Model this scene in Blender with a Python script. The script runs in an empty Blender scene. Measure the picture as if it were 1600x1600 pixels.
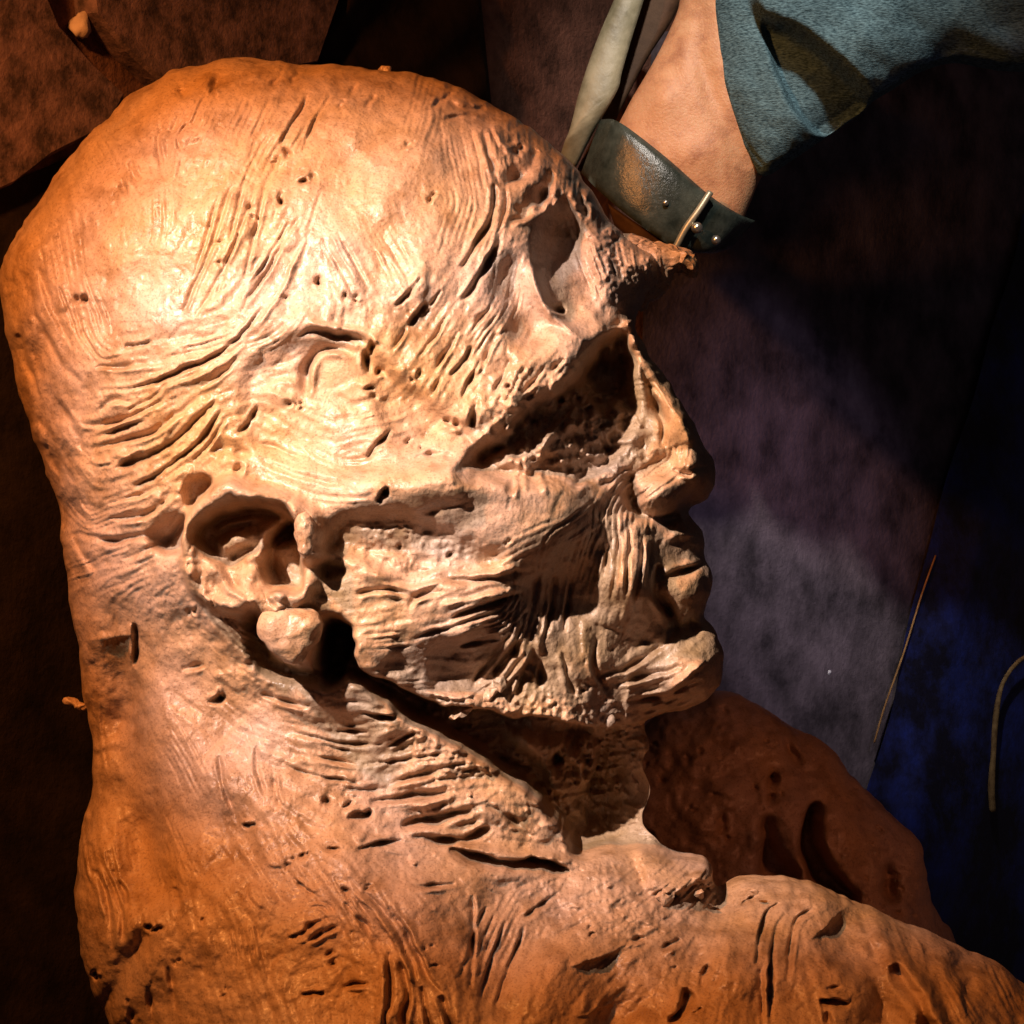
import bpy, math
import numpy as np
from mathutils import Matrix, Vector

# ------------------------------------------------------------------ frame
# Lengths are first laid out in a working frame: one unit = 0.3 mm, x along the
# long side of the lying bust's face direction, y away from the camera, z across.
S = 0.0003
DC = 5000.0
PHI = math.radians(40)
FL = 690.0
cp, sp = math.cos(PHI), math.sin(PHI)
RW = np.array([[0, 0, -1], [sp, cp, 0], [cp, -sp, 0]], float)

def W(p):
    p = np.asarray(p, float)
    q = p @ RW.T
    q[..., 2] += FL
    return q * S

def at(u, v, y=0.0):
    k = 1 + y / DC
    return np.array([(u - 800) * k, y, (800 - v) * k])

def floor_pt(u, v, h=0.0):
    a = u - 800.0
    y = (FL - h + cp * a) / (sp - cp * a / DC)
    return at(u, v, y)

sc = bpy.context.scene
COL = sc.collection

# ------------------------------------------------------------------ camera
cam_d = bpy.data.cameras.new("camera")
cam = bpy.data.objects.new("camera", cam_d)
COL.objects.link(cam)
cam_d.sensor_width = 36
cam_d.lens = 36 * DC / 1600.0
cam_d.clip_start = 0.05
cam_d.clip_end = 50
R3 = np.array([[1, 0, 0], [0, 0, -1], [0, 1, 0]], float).T   # columns: right, up, back
cols = RW @ np.array([[1, 0, 0], [0, 0, -1], [0, 1, 0]], float)
pos = W([0, -DC, 0])
M = Matrix.Identity(4)
for i in range(3):
    for j in range(3):
        M[i][j] = cols[i, j]
    M[i][3] = pos[i]
cam.matrix_world = M
sc.camera = cam

# ------------------------------------------------------------------ world + lamps
w = bpy.data.worlds.new("World")
sc.world = w
w.use_nodes = True
w.node_tree.nodes["Background"].inputs[0].default_value = (0.50, 0.36, 0.40, 1)
w.node_tree.nodes["Background"].inputs[1].default_value = 0.032
sc.view_settings.view_transform = 'Standard'
sc.view_settings.look = 'None'
sc.view_settings.exposure = 0.0
sc.view_settings.gamma = 1.0

def lamp(name, kind, p, target, energy, color, **kw):
    d = bpy.data.lights.new(name, kind)
    d.energy = energy
    d.color = color
    for k, val in kw.items():
        setattr(d, k, val)
    o = bpy.data.objects.new(name, d)
    COL.objects.link(o)
    a, b = Vector(W(p)), Vector(W(target))
    o.location = a
    o.rotation_euler = (b - a).to_track_quat('-Z', 'Y').to_euler()
    return o

lamp("work_lamp", 'SPOT', [-2380, -4300, 2620], at(690, 770, -250), 305.0, (1.0, 0.855, 0.80),
     spot_size=math.radians(14.2), spot_blend=1.0, shadow_soft_size=0.014)
lamp("warm_bulb", 'SPOT', [-1450, -2000, 1600], at(600, 850, -100), 42.0, (1.0, 0.34, 0.075),
     spot_size=math.radians(64), spot_blend=1.0, shadow_soft_size=0.025)
lamp("leg_fill", 'SPOT', [250, -1500, 2700], at(1190, 75, 950), 42.0, (1.0, 0.88, 0.78),  # added fill spot, no such source seen: brightens the leg
     spot_size=math.radians(19), spot_blend=0.9, shadow_soft_size=0.02)
lamp("floor_fill", 'SPOT', [1500, -600, 1400], floor_pt(1225, 860), 6.0, (0.80, 0.64, 1.0),  # added cool spot, source unseen: makes the violet pool on the floor
     spot_size=math.radians(21), spot_blend=1.0, shadow_soft_size=0.05)
lamp("shoulder_fill", 'SPOT', [1900, -1700, 500], at(1260, 1260, 600), 4.0, (1.0, 0.30, 0.13),  # added weak orange fill, source unseen: lifts the far shoulder
     spot_size=math.radians(21), spot_blend=1.0, shadow_soft_size=0.06)

# ------------------------------------------------------------------ materials
def new_mat(name):
    m = bpy.data.materials.new(name)
    m.use_nodes = True
    nt = m.node_tree
    b = nt.nodes["Principled BSDF"]
    return m, nt, b

def node(nt, typ, **kw):
    n = nt.nodes.new(typ)
    for k, val in kw.items():
        setattr(n, k, val)
    return n

def noise_node(nt, scale, detail=6, rough=0.6, vec=None):
    n = node(nt, 'ShaderNodeTexNoise')
    n.inputs['Scale'].default_value = scale
    n.inputs['Detail'].default_value = detail
    n.inputs['Roughness'].default_value = rough
    if vec is not None:
        nt.links.new(vec, n.inputs['Vector'])
    return n

def ramp(nt, src, stops):
    r = node(nt, 'ShaderNodeValToRGB')
    e = r.color_ramp.elements
    e[0].position, e[0].color = stops[0][0], (*stops[0][1], 1)
    e[1].position, e[1].color = stops[-1][0], (*stops[-1][1], 1)
    for p_, c_ in stops[1:-1]:
        x = e.new(p_)
        x.color = (*c_, 1)
    nt.links.new(src, r.inputs[0])
    return r

def mixc(nt, fac, a, b, mode='MIX'):
    n = node(nt, 'ShaderNodeMix', data_type='RGBA', blend_type=mode)
    if isinstance(fac, float):
        n.inputs[0].default_value = fac
    else:
        nt.links.new(fac, n.inputs[0])
    for s_, x in ((6, a), (7, b)):
        if isinstance(x, tuple):
            n.inputs[s_].default_value = (*x, 1)
        else:
            nt.links.new(x, n.inputs[s_])
    return n.outputs[2]

def bump(nt, b, hsrc, strength, dist, prev=None):
    n = node(nt, 'ShaderNodeBump')
    n.inputs['Strength'].default_value = strength
    n.inputs['Distance'].default_value = dist
    nt.links.new(hsrc, n.inputs['Height'])
    if prev is not None:
        nt.links.new(prev, n.inputs['Normal'])
    nt.links.new(n.outputs[0], b.inputs['Normal'])
    return n.outputs[0]

def clay_mat(name, dark=1.0):
    m, nt, b = new_mat(name)
    geo = node(nt, 'ShaderNodeNewGeometry').outputs['Position']
    big = noise_node(nt, 14, 4, 0.55, geo)
    mid = noise_node(nt, 60, 6, 0.62, geo)
    fine = noise_node(nt, 900, 3, 0.7, geo)
    c = ramp(nt, big.outputs[0], [(0.32, (0.41, 0.24, 0.105)), (0.5, (0.425, 0.275, 0.17)), (0.66, (0.41, 0.29, 0.22))])
    c2 = ramp(nt, mid.outputs[0], [(0.30, (0.62, 0.56, 0.46)), (0.52, (1, 1, 1)), (0.75, (1.0, 0.98, 0.94))])
    c3 = ramp(nt, fine.outputs[0], [(0.36, (0.52, 0.47, 0.44)), (0.47, (1, 1, 1)), (0.62, (1, 1, 1))])
    col = mixc(nt, 1.0, c.outputs[0], c2.outputs[0], 'MULTIPLY')
    col = mixc(nt, 0.75, col, c3.outputs[0], 'MULTIPLY')
    nt.links.new(col, b.inputs['Base Color'])
    rgh = node(nt, 'ShaderNodeMapRange')
    rgh.inputs[1].default_value = 0.35; rgh.inputs[2].default_value = 0.65; rgh.inputs[3].default_value = 0.30; rgh.inputs[4].default_value = 0.62
    b.inputs['Coat Weight'].default_value = 0.10; b.inputs['Coat Roughness'].default_value = 0.22
    nt.links.new(mid.outputs[0], rgh.inputs[0]); nt.links.new(rgh.outputs[0], b.inputs['Roughness'])
    b.inputs['Specular IOR Level'].default_value = 0.5
    pv = bump(nt, b, mid.outputs[0], 0.35, 0.004)
    n2 = noise_node(nt, 330, 5, 0.65, geo)
    pv = bump(nt, b, n2.outputs[0], 0.5, 0.0012, pv)
    return m

MAT_CLAY = clay_mat("wet_clay")

def simple_mat(name, c1, c2, scale, rough=0.7, bscale=None, bstr=0.3, bdist=0.002, spec=0.3, lo=0.35, hi=0.65, metal=0.0):
    m, nt, b = new_mat(name)
    geo = node(nt, 'ShaderNodeNewGeometry').outputs['Position']
    n = noise_node(nt, scale, 8, 0.65, geo)
    r = ramp(nt, n.outputs[0], [(lo, c1), (hi, c2)])
    nt.links.new(r.outputs[0], b.inputs['Base Color'])
    b.inputs['Roughness'].default_value = rough
    b.inputs['Specular IOR Level'].default_value = spec
    b.inputs['Metallic'].default_value = metal
    n2 = noise_node(nt, bscale or scale * 4, 6, 0.65, geo)
    bump(nt, b, n2.outputs[0], bstr, bdist)
    return m

# ------------------------------------------------------------------ helpers: objects
def link_obj(name, verts_w, faces, mat, parent=None, smooth=True, origin=None, **props):
    verts_w = np.asarray(verts_w, float)
    o3 = verts_w.mean(0) if origin is None else np.asarray(origin, float)
    me = bpy.data.meshes.new(name)
    if isinstance(faces, np.ndarray):
        nv, nf, k = len(verts_w), len(faces), faces.shape[1]
        me.vertices.add(nv)
        me.vertices.foreach_set("co", (verts_w - o3).astype(np.float32).ravel())
        me.loops.add(nf * k)
        me.loops.foreach_set("vertex_index", faces.astype(np.int32).ravel())
        me.polygons.add(nf)
        me.polygons.foreach_set("loop_start", np.arange(0, nf * k, k, dtype=np.int32))
        me.polygons.foreach_set("loop_total", np.full(nf, k, np.int32))
        me.update(calc_edges=True)
    else:
        me.from_pydata([tuple(x) for x in (verts_w - o3)], [], faces)
        me.update()
    me.polygons.foreach_set("use_smooth", np.full(len(me.polygons), smooth))
    me.materials.append(mat)
    o = bpy.data.objects.new(name, me)
    COL.objects.link(o)
    o.location = o3
    if parent is not None:
        o.parent = parent
        o.location = Vector(o3) - parent.location
    for k_, v_ in props.items():
        o[k_] = v_
    return o

def thing(name, loc_w, label, category, group=None):
    o = bpy.data.objects.new(name, None)
    COL.objects.link(o)
    o.location = loc_w
    o.empty_display_size = 0.02
    o["label"] = label
    o["category"] = category
    if group:
        o["group"] = group
    return o

# ------------------------------------------------------------------ helpers: sculpting
rng = np.random.default_rng(7)
rs = np.random.default_rng(17)

def catmull(pts, closed=False, step=4.0):
    P = np.asarray(pts, float)
    n = len(P)
    out = []
    rngi = range(n if closed else n - 1)
    for i in rngi:
        p0 = P[(i - 1) % n] if (closed or i > 0) else 2 * P[0] - P[1]
        p1, p2 = P[i], P[(i + 1) % n]
        p3 = P[(i + 2) % n] if (closed or i + 2 < n) else 2 * P[-1] - P[-2]
        k = max(2, int(np.hypot(*(p2 - p1)) / step))
        t = np.arange(k)[:, None] / k
        out.append(0.5 * (2 * p1 + (p2 - p0) * t + (2 * p0 - 5 * p1 + 4 * p2 - p3) * t ** 2 + (3 * p1 - p0 - 3 * p2 + p3) * t ** 3))
    if not closed:
        out.append(P[-1:])
    return np.concatenate(out)

def catmull3(P, n):
    P = np.asarray(P, float)
    Q = np.concatenate([[2 * P[0] - P[1]], P, [2 * P[-1] - P[-2]]])
    out = []
    for x in np.linspace(0, len(P) - 1 - 1e-6, n):
        i = int(x); t = x - i
        p0, p1, p2, p3 = Q[i], Q[i + 1], Q[i + 2], Q[i + 3]
        out.append(0.5 * (2 * p1 + (p2 - p0) * t + (2 * p0 - 5 * p1 + 4 * p2 - p3) * t ** 2 + (3 * p1 - p0 - 3 * p2 + p3) * t ** 3))
    return np.array(out)

def inside(U, V, P):
    r = np.zeros(U.shape, bool)
    n = len(P)
    for i in range(n):
        x1, y1 = P[i]
        x2, y2 = P[(i + 1) % n]
        if y1 == y2:
            continue
        c = ((y1 > V) != (y2 > V)) & (U < (x2 - x1) * (V - y1) / (y2 - y1) + x1)
        r ^= c
    return r

def seg_dist(U, V, P, closed=True):
    d = np.full(U.shape, 1e9, np.float32)
    n = len(P)
    for i in range(n if closed else n - 1):
        a, b = P[i], P[(i + 1) % n]
        ab = b - a
        L = ab @ ab + 1e-9
        t = np.clip(((U - a[0]) * ab[0] + (V - a[1]) * ab[1]) / L, 0, 1)
        d = np.minimum(d, np.hypot(U - a[0] - t * ab[0], V - a[1] - t * ab[1]))
    return d

def gblur(A, s):
    if s < 0.3:
        return A
    r = max(1, int(3 * s))
    k = np.exp(-0.5 * (np.arange(-r, r + 1) / s) ** 2)
    k /= k.sum()
    for ax in (0, 1):
        pad = [(0, 0), (0, 0)]
        pad[ax] = (r, r)
        B = np.pad(A, pad, mode='edge')
        out = np.zeros_like(A)
        for i, kk in enumerate(k):
            sl = [slice(None), slice(None)]
            sl[ax] = slice(i, i + A.shape[ax])
            out += kk * B[tuple(sl)]
        A = out
    return A

def vnoise(shape, cell, seed):
    r = np.random.default_rng(seed)
    h, w_ = shape
    gy, gx = int(h / cell) + 4, int(w_ / cell) + 4
    g = r.standard_normal((gy, gx))
    y = np.arange(h) / cell + 1
    x = np.arange(w_) / cell + 1
    def cub(t):
        return t * t * (3 - 2 * t)
    yi, xi = y.astype(int), x.astype(int)
    fy, fx = cub(y - yi)[:, None], cub(x - xi)[None]
    a = g[np.ix_(yi, xi)]; b = g[np.ix_(yi, xi + 1)]; c = g[np.ix_(yi + 1, xi)]; d = g[np.ix_(yi + 1, xi + 1)]
    return (a * (1 - fx) + b * fx) * (1 - fy) + (c * (1 - fx) + d * fx) * fy

class Canvas:
    """relief drawn over a surface: height towards the camera side, in working units"""
    def __init__(s, u0, v0, u1, v1, st=2.0):
        s.u0, s.v0, s.st = u0, v0, st
        s.nu, s.nv = int((u1 - u0) / st) + 1, int((v1 - v0) / st) + 1
        s.D = np.zeros((s.nv, s.nu))
        s.u = u0 + st * np.arange(s.nu)
        s.v = v0 + st * np.arange(s.nv)
        s.warp = 1.0
        sh = s.D.shape
        s.WX = 4.0 * vnoise(sh, 40 / st, 91) + 1.6 * vnoise(sh, 14 / st, 92)
        s.WY = 4.0 * vnoise(sh, 40 / st, 93) + 1.6 * vnoise(sh, 14 / st, 94)
    def box(s, lo, hi):
        a = max(0, int((lo[0] - s.u0) / s.st)); b = min(s.nu, int((hi[0] - s.u0) / s.st) + 2)
        c = max(0, int((lo[1] - s.v0) / s.st)); d = min(s.nv, int((hi[1] - s.v0) / s.st) + 2)
        if b <= a or d <= c:
            return None
        U, V = np.meshgrid(s.u[a:b], s.v[c:d])
        return slice(c, d), slice(a, b), U, V
    def blob(s, u, v, ru, rv, h, rot=0, p=2.0):
        r = 2.6 * max(ru, rv)
        q = s.box((u - r, v - r), (u + r, v + r))
        if q is None: return
        sy, sx, U, V = q
        c, n = math.cos(math.radians(rot)), math.sin(math.radians(rot))
        if r < 60:
            U = U + 0.5 * s.WX[sy, sx]; V = V + 0.5 * s.WY[sy, sx]
        a = ((U - u) * c + (V - v) * n) / ru
        b = (-(U - u) * n + (V - v) * c) / rv
        s.D[sy, sx] += h * np.exp(-(a * a + b * b) ** (p / 2))
    def stroke(s, pts, w, depth, ridge=0.35, taper=0.5, smooth=True, flat=2.0):
        P = catmull(pts, step=max(3.0, w)) if (smooth and len(pts) > 2) else catmull(pts, step=max(3.0, w))
        m = 4.5 * w + 4
        q = s.box(P.min(0) - m, P.max(0) + m)
        if q is None: return
        sy, sx, U, V = q
        k_ = min(0.8, 0.16 + w / 16.0) * s.warp
        U = U + k_ * s.WX[sy, sx]; V = V + k_ * s.WY[sy, sx]
        best = np.full(U.shape, 1e9)
        tt = np.zeros(U.shape)
        sd = np.zeros(U.shape)
        n = len(P)
        for i in range(n - 1):
            a, b = P[i], P[i + 1]
            ab = b - a
            L = ab @ ab + 1e-9
            t = np.clip(((U - a[0]) * ab[0] + (V - a[1]) * ab[1]) / L, 0, 1)
            dx, dy = U - a[0] - t * ab[0], V - a[1] - t * ab[1]
            d = dx * dx + dy * dy
            k = d < best
            best[k] = d[k]
            tt[k] = ((i + t) / (n - 1))[k]
            sd[k] = np.sign(ab[0] * dy - ab[1] * dx)[k]
        d = np.sqrt(best)
        if taper > 0:
            e = np.sqrt(np.clip(np.minimum(tt, 1 - tt) / taper, 0, 1))
            ph, kf = rs.uniform(0, 6.28), rs.uniform(5, 14)
            e = e * (0.72 + 0.28 * np.sin(kf * tt + ph))
        else:
            e = 1.0
        if w < 14:      # dragged clay: steep on one side, easing out on the other
            flip = 1 if rs.random() < 0.5 else -1
            we = np.where(sd * flip > 0, 0.75, 1.45) * w * (0.5 + 0.5 * e)
            g = -depth * np.exp(-(d / we) ** flat)
            rr = ridge * depth * np.exp(-((d - 1.5 * w) / (0.8 * w)) ** 2) * np.where(sd * flip > 0, 1.0, 0.25)
        else:
            g = -depth * np.exp(-(d / w) ** flat)
            rr = ridge * depth * np.exp(-((d - 1.9 * w) / (0.85 * w)) ** 2) * (0.75 + 0.25 * sd)
        endf = np.where((tt <= 0) | (tt >= 1), np.exp(-(d / w) ** 2), 1.0)
        s.D[sy, sx] += (g + rr * endf) * e
    def fill(s, pts, h, blur=4.0, smooth=True):
        P = catmull(pts, True, 6.0) if smooth else np.asarray(pts, float)
        m = 4 * blur + 6
        q = s.box(P.min(0) - m, P.max(0) + m)
        if q is None: return
        sy, sx, U, V = q
        U = U + s.warp * s.WX[sy, sx]; V = V + s.warp * s.WY[sy, sx]
        s.D[sy, sx] += h * gblur(inside(U, V, P).astype(float), blur / s.st)
    def pit(s, u, v, r, depth, asp=1.0, rot=0):
        for k in range(4):
            a, q = rs.uniform(0, 6.28), r * rs.uniform(0.1, 0.95)
            s.blob(u + q * math.cos(a) * asp, v + q * math.sin(a), r * rs.uniform(0.35, 0.8) * asp, r * rs.uniform(0.25, 0.7), -depth * rs.uniform(0.25, 0.6), rot + rs.normal(0, 35), 2.2)
        a = rs.uniform(0, 6.28)
        s.blob(u + 1.3 * r * math.cos(a), v + 1.3 * r * math.sin(a), r * 0.9, r * 0.5, depth * 0.28, math.degrees(a) + 90)
    def sample2(s, A, u, v):
        x = np.clip((u - s.u0) / s.st, 0, s.nu - 1.001); y = np.clip((v - s.v0) / s.st, 0, s.nv - 1.001)
        xi, yi = x.astype(int), y.astype(int)
        fx, fy = x - xi, y - yi
        return (A[yi, xi] * (1 - fx) + A[yi, xi + 1] * fx) * (1 - fy) + (A[yi + 1, xi] * (1 - fx) + A[yi + 1, xi + 1] * fx) * fy
    def sample(s, u, v):
        x = np.clip((u - s.u0) / s.st, 0, s.nu - 1.001)
        y = np.clip((v - s.v0) / s.st, 0, s.nv - 1.001)
        xi, yi = x.astype(int), y.astype(int)
        fx, fy = x - xi, y - yi
        D = s.D
        return (D[yi, xi] * (1 - fx) + D[yi, xi + 1] * fx) * (1 - fy) + (D[yi + 1, xi] * (1 - fx) + D[yi + 1, xi + 1] * fx) * fy

def surface_nets(f, org, h):
    nx, ny, nz = f.shape
    s = f < 0
    acc = np.zeros((nx - 1, ny - 1, nz - 1, 3), np.float32)
    cnt = np.zeros((nx - 1, ny - 1, nz - 1), np.float32)
    def edge(ax):
        a = [slice(None)] * 3; b = [slice(None)] * 3
        a[ax] = slice(0, -1); b[ax] = slice(1, None)
        fa, fb = f[tuple(a)], f[tuple(b)]
        cr = s[tuple(a)] != s[tuple(b)]
        return cr, np.argwhere(cr), fa, fb
    quads = []
    for ax in range(3):
        cr, idx, fa, fb = edge(ax)
        va, vb = fa[cr], fb[cr]
        t = va / (va - vb)
        o1, o2 = [(1, 2), (2, 0), (0, 1)][ax]
        p = idx.astype(np.float32).copy()
        p[:, ax] += t
        for d1 in (0, 1):
            for d2 in (0, 1):
                c = idx.copy()
                c[:, o1] -= d1; c[:, o2] -= d2
                ok = (c >= 0).all(1) & (c[:, 0] < nx - 1) & (c[:, 1] < ny - 1) & (c[:, 2] < nz - 1)
                cc, pp = c[ok], p[ok]
                np.add.at(acc, (cc[:, 0], cc[:, 1], cc[:, 2]), pp)
                np.add.at(cnt, (cc[:, 0], cc[:, 1], cc[:, 2]), 1)
        inner = (idx[:, o1] > 0) & (idx[:, o2] > 0) & (idx[:, o1] < f.shape[o1] - 1) & (idx[:, o2] < f.shape[o2] - 1)
        ii = idx[inner]
        neg = (va < 0)[inner]
        def cell(d1, d2):
            c = ii.copy(); c[:, o1] -= d1; c[:, o2] -= d2
            return (c[:, 0] * (ny - 1) + c[:, 1]) * (nz - 1) + c[:, 2]
        q = np.stack([cell(1, 1), cell(0, 1), cell(0, 0), cell(1, 0)], 1)
        q[~neg] = q[~neg][:, ::-1]
        quads.append(q)
    quads = np.concatenate(quads)
    m = cnt.ravel() > 0
    remap = -np.ones(m.size, np.int64)
    remap[m] = np.arange(m.sum())
    V = acc.reshape(-1, 3)[m] / cnt.ravel()[m][:, None]
    return V * h + np.asarray(org), remap[quads]

def subdivide(V, Q, levels):
    me = bpy.data.meshes.new("tmp")
    me.vertices.add(len(V)); me.vertices.foreach_set("co", V.astype(np.float32).ravel())
    me.loops.add(Q.size); me.loops.foreach_set("vertex_index", Q.astype(np.int32).ravel())
    me.polygons.add(len(Q)); me.polygons.foreach_set("loop_start", np.arange(0, Q.size, 4, dtype=np.int32))
    me.polygons.foreach_set("loop_total", np.full(len(Q), 4, np.int32))
    me.update(calc_edges=True)
    ob = bpy.data.objects.new("tmp", me)
    COL.objects.link(ob)
    md = ob.modifiers.new("s", 'SUBSURF')
    md.levels = levels; md.render_levels = levels
    dg = bpy.context.evaluated_depsgraph_get()
    e = bpy.data.meshes.new_from_object(ob.evaluated_get(dg))
    nv = len(e.vertices)
    v = np.zeros(nv * 3, np.float32); e.vertices.foreach_get("co", v)
    q = np.zeros(len(e.loops), np.int32); e.loops.foreach_get("vertex_index", q)
    bpy.data.objects.remove(ob); bpy.data.meshes.remove(me); bpy.data.meshes.remove(e)
    return v.reshape(-1, 3).astype(float), q.reshape(-1, 4)

def inflate(poly, yc, Hfun, R, cell, levels, canvas=None, crop=None, blur=60, keep=60.0, jitter=0, seed=1, Hb=None, closed=True):
    """solid of rounded cross-section grown from an outline; returns vertices and quads (working frame)"""
    P = catmull(poly, True, 10.0)
    if jitter:
        r = np.random.default_rng(seed)
        n = len(P)
        P = P + jitter * r.standard_normal((n, 2))
    lo, hi = P.min(0) - 3 * cell, P.max(0) + 3 * cell
    if crop:
        lo = np.maximum(lo, crop[:2]); hi = np.minimum(hi, crop[2:])
    us = np.arange(lo[0], hi[0] + cell, cell)
    vs = np.arange(lo[1], hi[1] + cell, cell)
    U, V = np.meshgrid(us, vs, indexing='ij')
    d = seg_dist(U, V, P)
    d = np.where(inside(U, V, P), d, -d)
    H = Hfun(U, V)
    t = np.clip(d / R, -2, 1)
    tb = gblur(t, blur / cell)
    wgt = np.clip((d - 15) / (blur * 1.6), 0, 1)
    t = t * (1 - wgt) + np.minimum(tb, 1) * wgt
    k = 1 + yc / DC
    ymax = H.max() + 3 * cell
    ys = np.arange(-ymax, ymax + cell, cell)
    hb = Hb or 1.0
    yy = ys[None, None, :]
    yn = np.where(yy > 0, yy / hb, yy) / H[:, :, None]
    f = ((1 - t)[:, :, None] ** 2 + yn ** 2) ** 0.5 - 1
    f = f.astype(np.float32)
    f[0], f[-1] = np.maximum(f[0], 0.05), np.maximum(f[-1], 0.05)
    f[:, 0], f[:, -1] = np.maximum(f[:, 0], 0.05), np.maximum(f[:, -1], 0.05)
    f[:, :, 0] = 0.3; f[:, :, -1] = 0.3
    G, Q = surface_nets(f, (us[0], vs[0], ys[0]), cell)
    if levels:
        G, Q = subdivide(G, Q, levels)
    return G, Q          # columns: u, v, y (relative to yc)

def finish(G, yc, canvas=None, k_edge=60.0, floor_y=-4.0, edge=0.0):
    G = G.copy()
    if edge:
        E = EDGE
        G[:, 0] += edge * E.sample2(E.WX, G[:, 0], G[:, 1]); G[:, 1] += edge * E.sample2(E.WY, G[:, 0], G[:, 1])
    if canvas is not None:
        # where this point of the outline plane is seen
        kk = (1 + yc / DC)
        uu = 800 + (G[:, 0] - 800) * kk / (1 + (yc + G[:, 2]) / DC)
        vv = 800 + (G[:, 1] - 800) * kk / (1 + (yc + G[:, 2]) / DC)
        wt = np.clip(-G[:, 2] / k_edge, 0, 1)
        y0 = G[:, 2]
        fr = y0 < floor_y
        form = getattr(canvas, "form", None)
        if form is None:
            ny, fine = y0 - canvas.sample(uu, vv) * wt, 0.0
        else:
            ny, fine = y0 - canvas.sample2(form, uu, vv) * wt, canvas.sample2(canvas.fine, uu, vv) * wt
        thr = sstep(1.25, 0.5, np.hypot((uu - 925) / 95, (vv - 1245) / 100))
        lim = (0.22 - 0.85 * thr) * y0                       # hollows never break through: they flatten out short of the mid-plane
        x = np.maximum(ny - lim, 0)
        ny = np.where(ny > lim, lim - 0.17 * y0 * np.tanh(x / 220.0), ny) - fine
        ny = np.where(fr, np.minimum(ny, floor_y - 0.7 * thr * y0), y0)
        G[:, 2] = ny
    k = 1 + yc / DC
    return np.stack([(G[:, 0] - 800) * k, yc + G[:, 2], (800 - G[:, 1]) * k], 1)

def sstep(a, b, x):
    t = np.clip((x - a) / (b - a), 0, 1)
    return t * t * (3 - 2 * t)

#--SETTING--
# ------------------------------------------------------------------ setting
def floor_quad_mesh(name, corners_uv, nu, nv, h, mat, relief=None, **props):
    c = [floor_pt(u, v) for u, v in corners_uv]
    a = np.linspace(0, 1, nu); b = np.linspace(0, 1, nv)
    A, B = np.meshgrid(a, b, indexing='ij')
    P = (c[0][None, None] * ((1 - A) * (1 - B))[..., None] + c[1][None, None] * (A * (1 - B))[..., None]
         + c[2][None, None] * (A * B)[..., None] + c[3][None, None] * ((1 - A) * B)[..., None])
    Wp = W(P.reshape(-1, 3))
    hh = np.full(len(Wp), h) if relief is None else h + relief(A.ravel(), B.ravel())
    Wp[:, 2] = hh
    if name == "tarpaulin":
        Wp[:, 0] += 0.003 * np.sin(9 * B.ravel() + 1) + 0.002 * np.sin(23 * B.ravel())
        Wp[:, 1] += 0.003 * np.sin(11 * B.ravel()) + 0.002 * np.sin(31 * B.ravel())
    idx = np.arange(nu * nv).reshape(nu, nv)
    F = np.stack([idx[:-1, :-1].ravel(), idx[1:, :-1].ravel(), idx[1:, 1:].ravel(), idx[:-1, 1:].ravel()], 1)
    n = np.cross(Wp[F[0, 1]] - Wp[F[0, 0]], Wp[F[0, 3]] - Wp[F[0, 0]])
    if n[2] < 0:
        F = F[:, ::-1]
    return link_obj(name, Wp, F, mat, **props)

def slab(name, uv, h0, h1, mat, bevel=0.002, **props):
    """a flat piece lying on the floor: outline (as seen on the floor) given real thickness"""
    P = np.array([W(floor_pt(u, v)) for u, v in uv])
    c = P.mean(0)
    n = len(P)
    bot = P.copy(); bot[:, 2] = h0
    mid = P.copy(); mid[:, 2] = h1 - bevel
    top = P + (c - P) * (bevel / np.linalg.norm((c - P)[:, :2], axis=1))[:, None]; top[:, 2] = h1
    V = np.concatenate([bot, mid, top])
    F = []
    for i in range(n):
        j = (i + 1) % n
        F += [(i, j, n + j, n + i), (n + i, n + j, 2 * n + j, 2 * n + i)]
    F += [tuple(range(2 * n, 3 * n)), tuple(range(n - 1, -1, -1))]
    a = sum((P[i][0] * P[(i + 1) % n][1] - P[(i + 1) % n][0] * P[i][1]) for i in range(n))
    if a < 0:
        F = [tuple(reversed(f)) for f in F]
    return link_obj(name, V, F, mat, smooth=False, **props)

MAT_FLOOR = simple_mat("dusty_red_floor", (0.06, 0.030, 0.022), (0.22, 0.105, 0.075), 38, 0.85, 220, 0.6, 0.003, 0.2)
V4 = np.array([[-3, -3, 0], [3, -3, 0], [3, 3, 0], [-3, 3, 0]], float)
link_obj("ground", V4, [(0, 1, 2, 3)], MAT_FLOOR, smooth=False, kind="structure")

#--BUST--
# ------------------------------------------------------------------ bust relief
C = Canvas(-120, -40, 1780, 1780, 2.0)
EDGE = C

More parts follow.
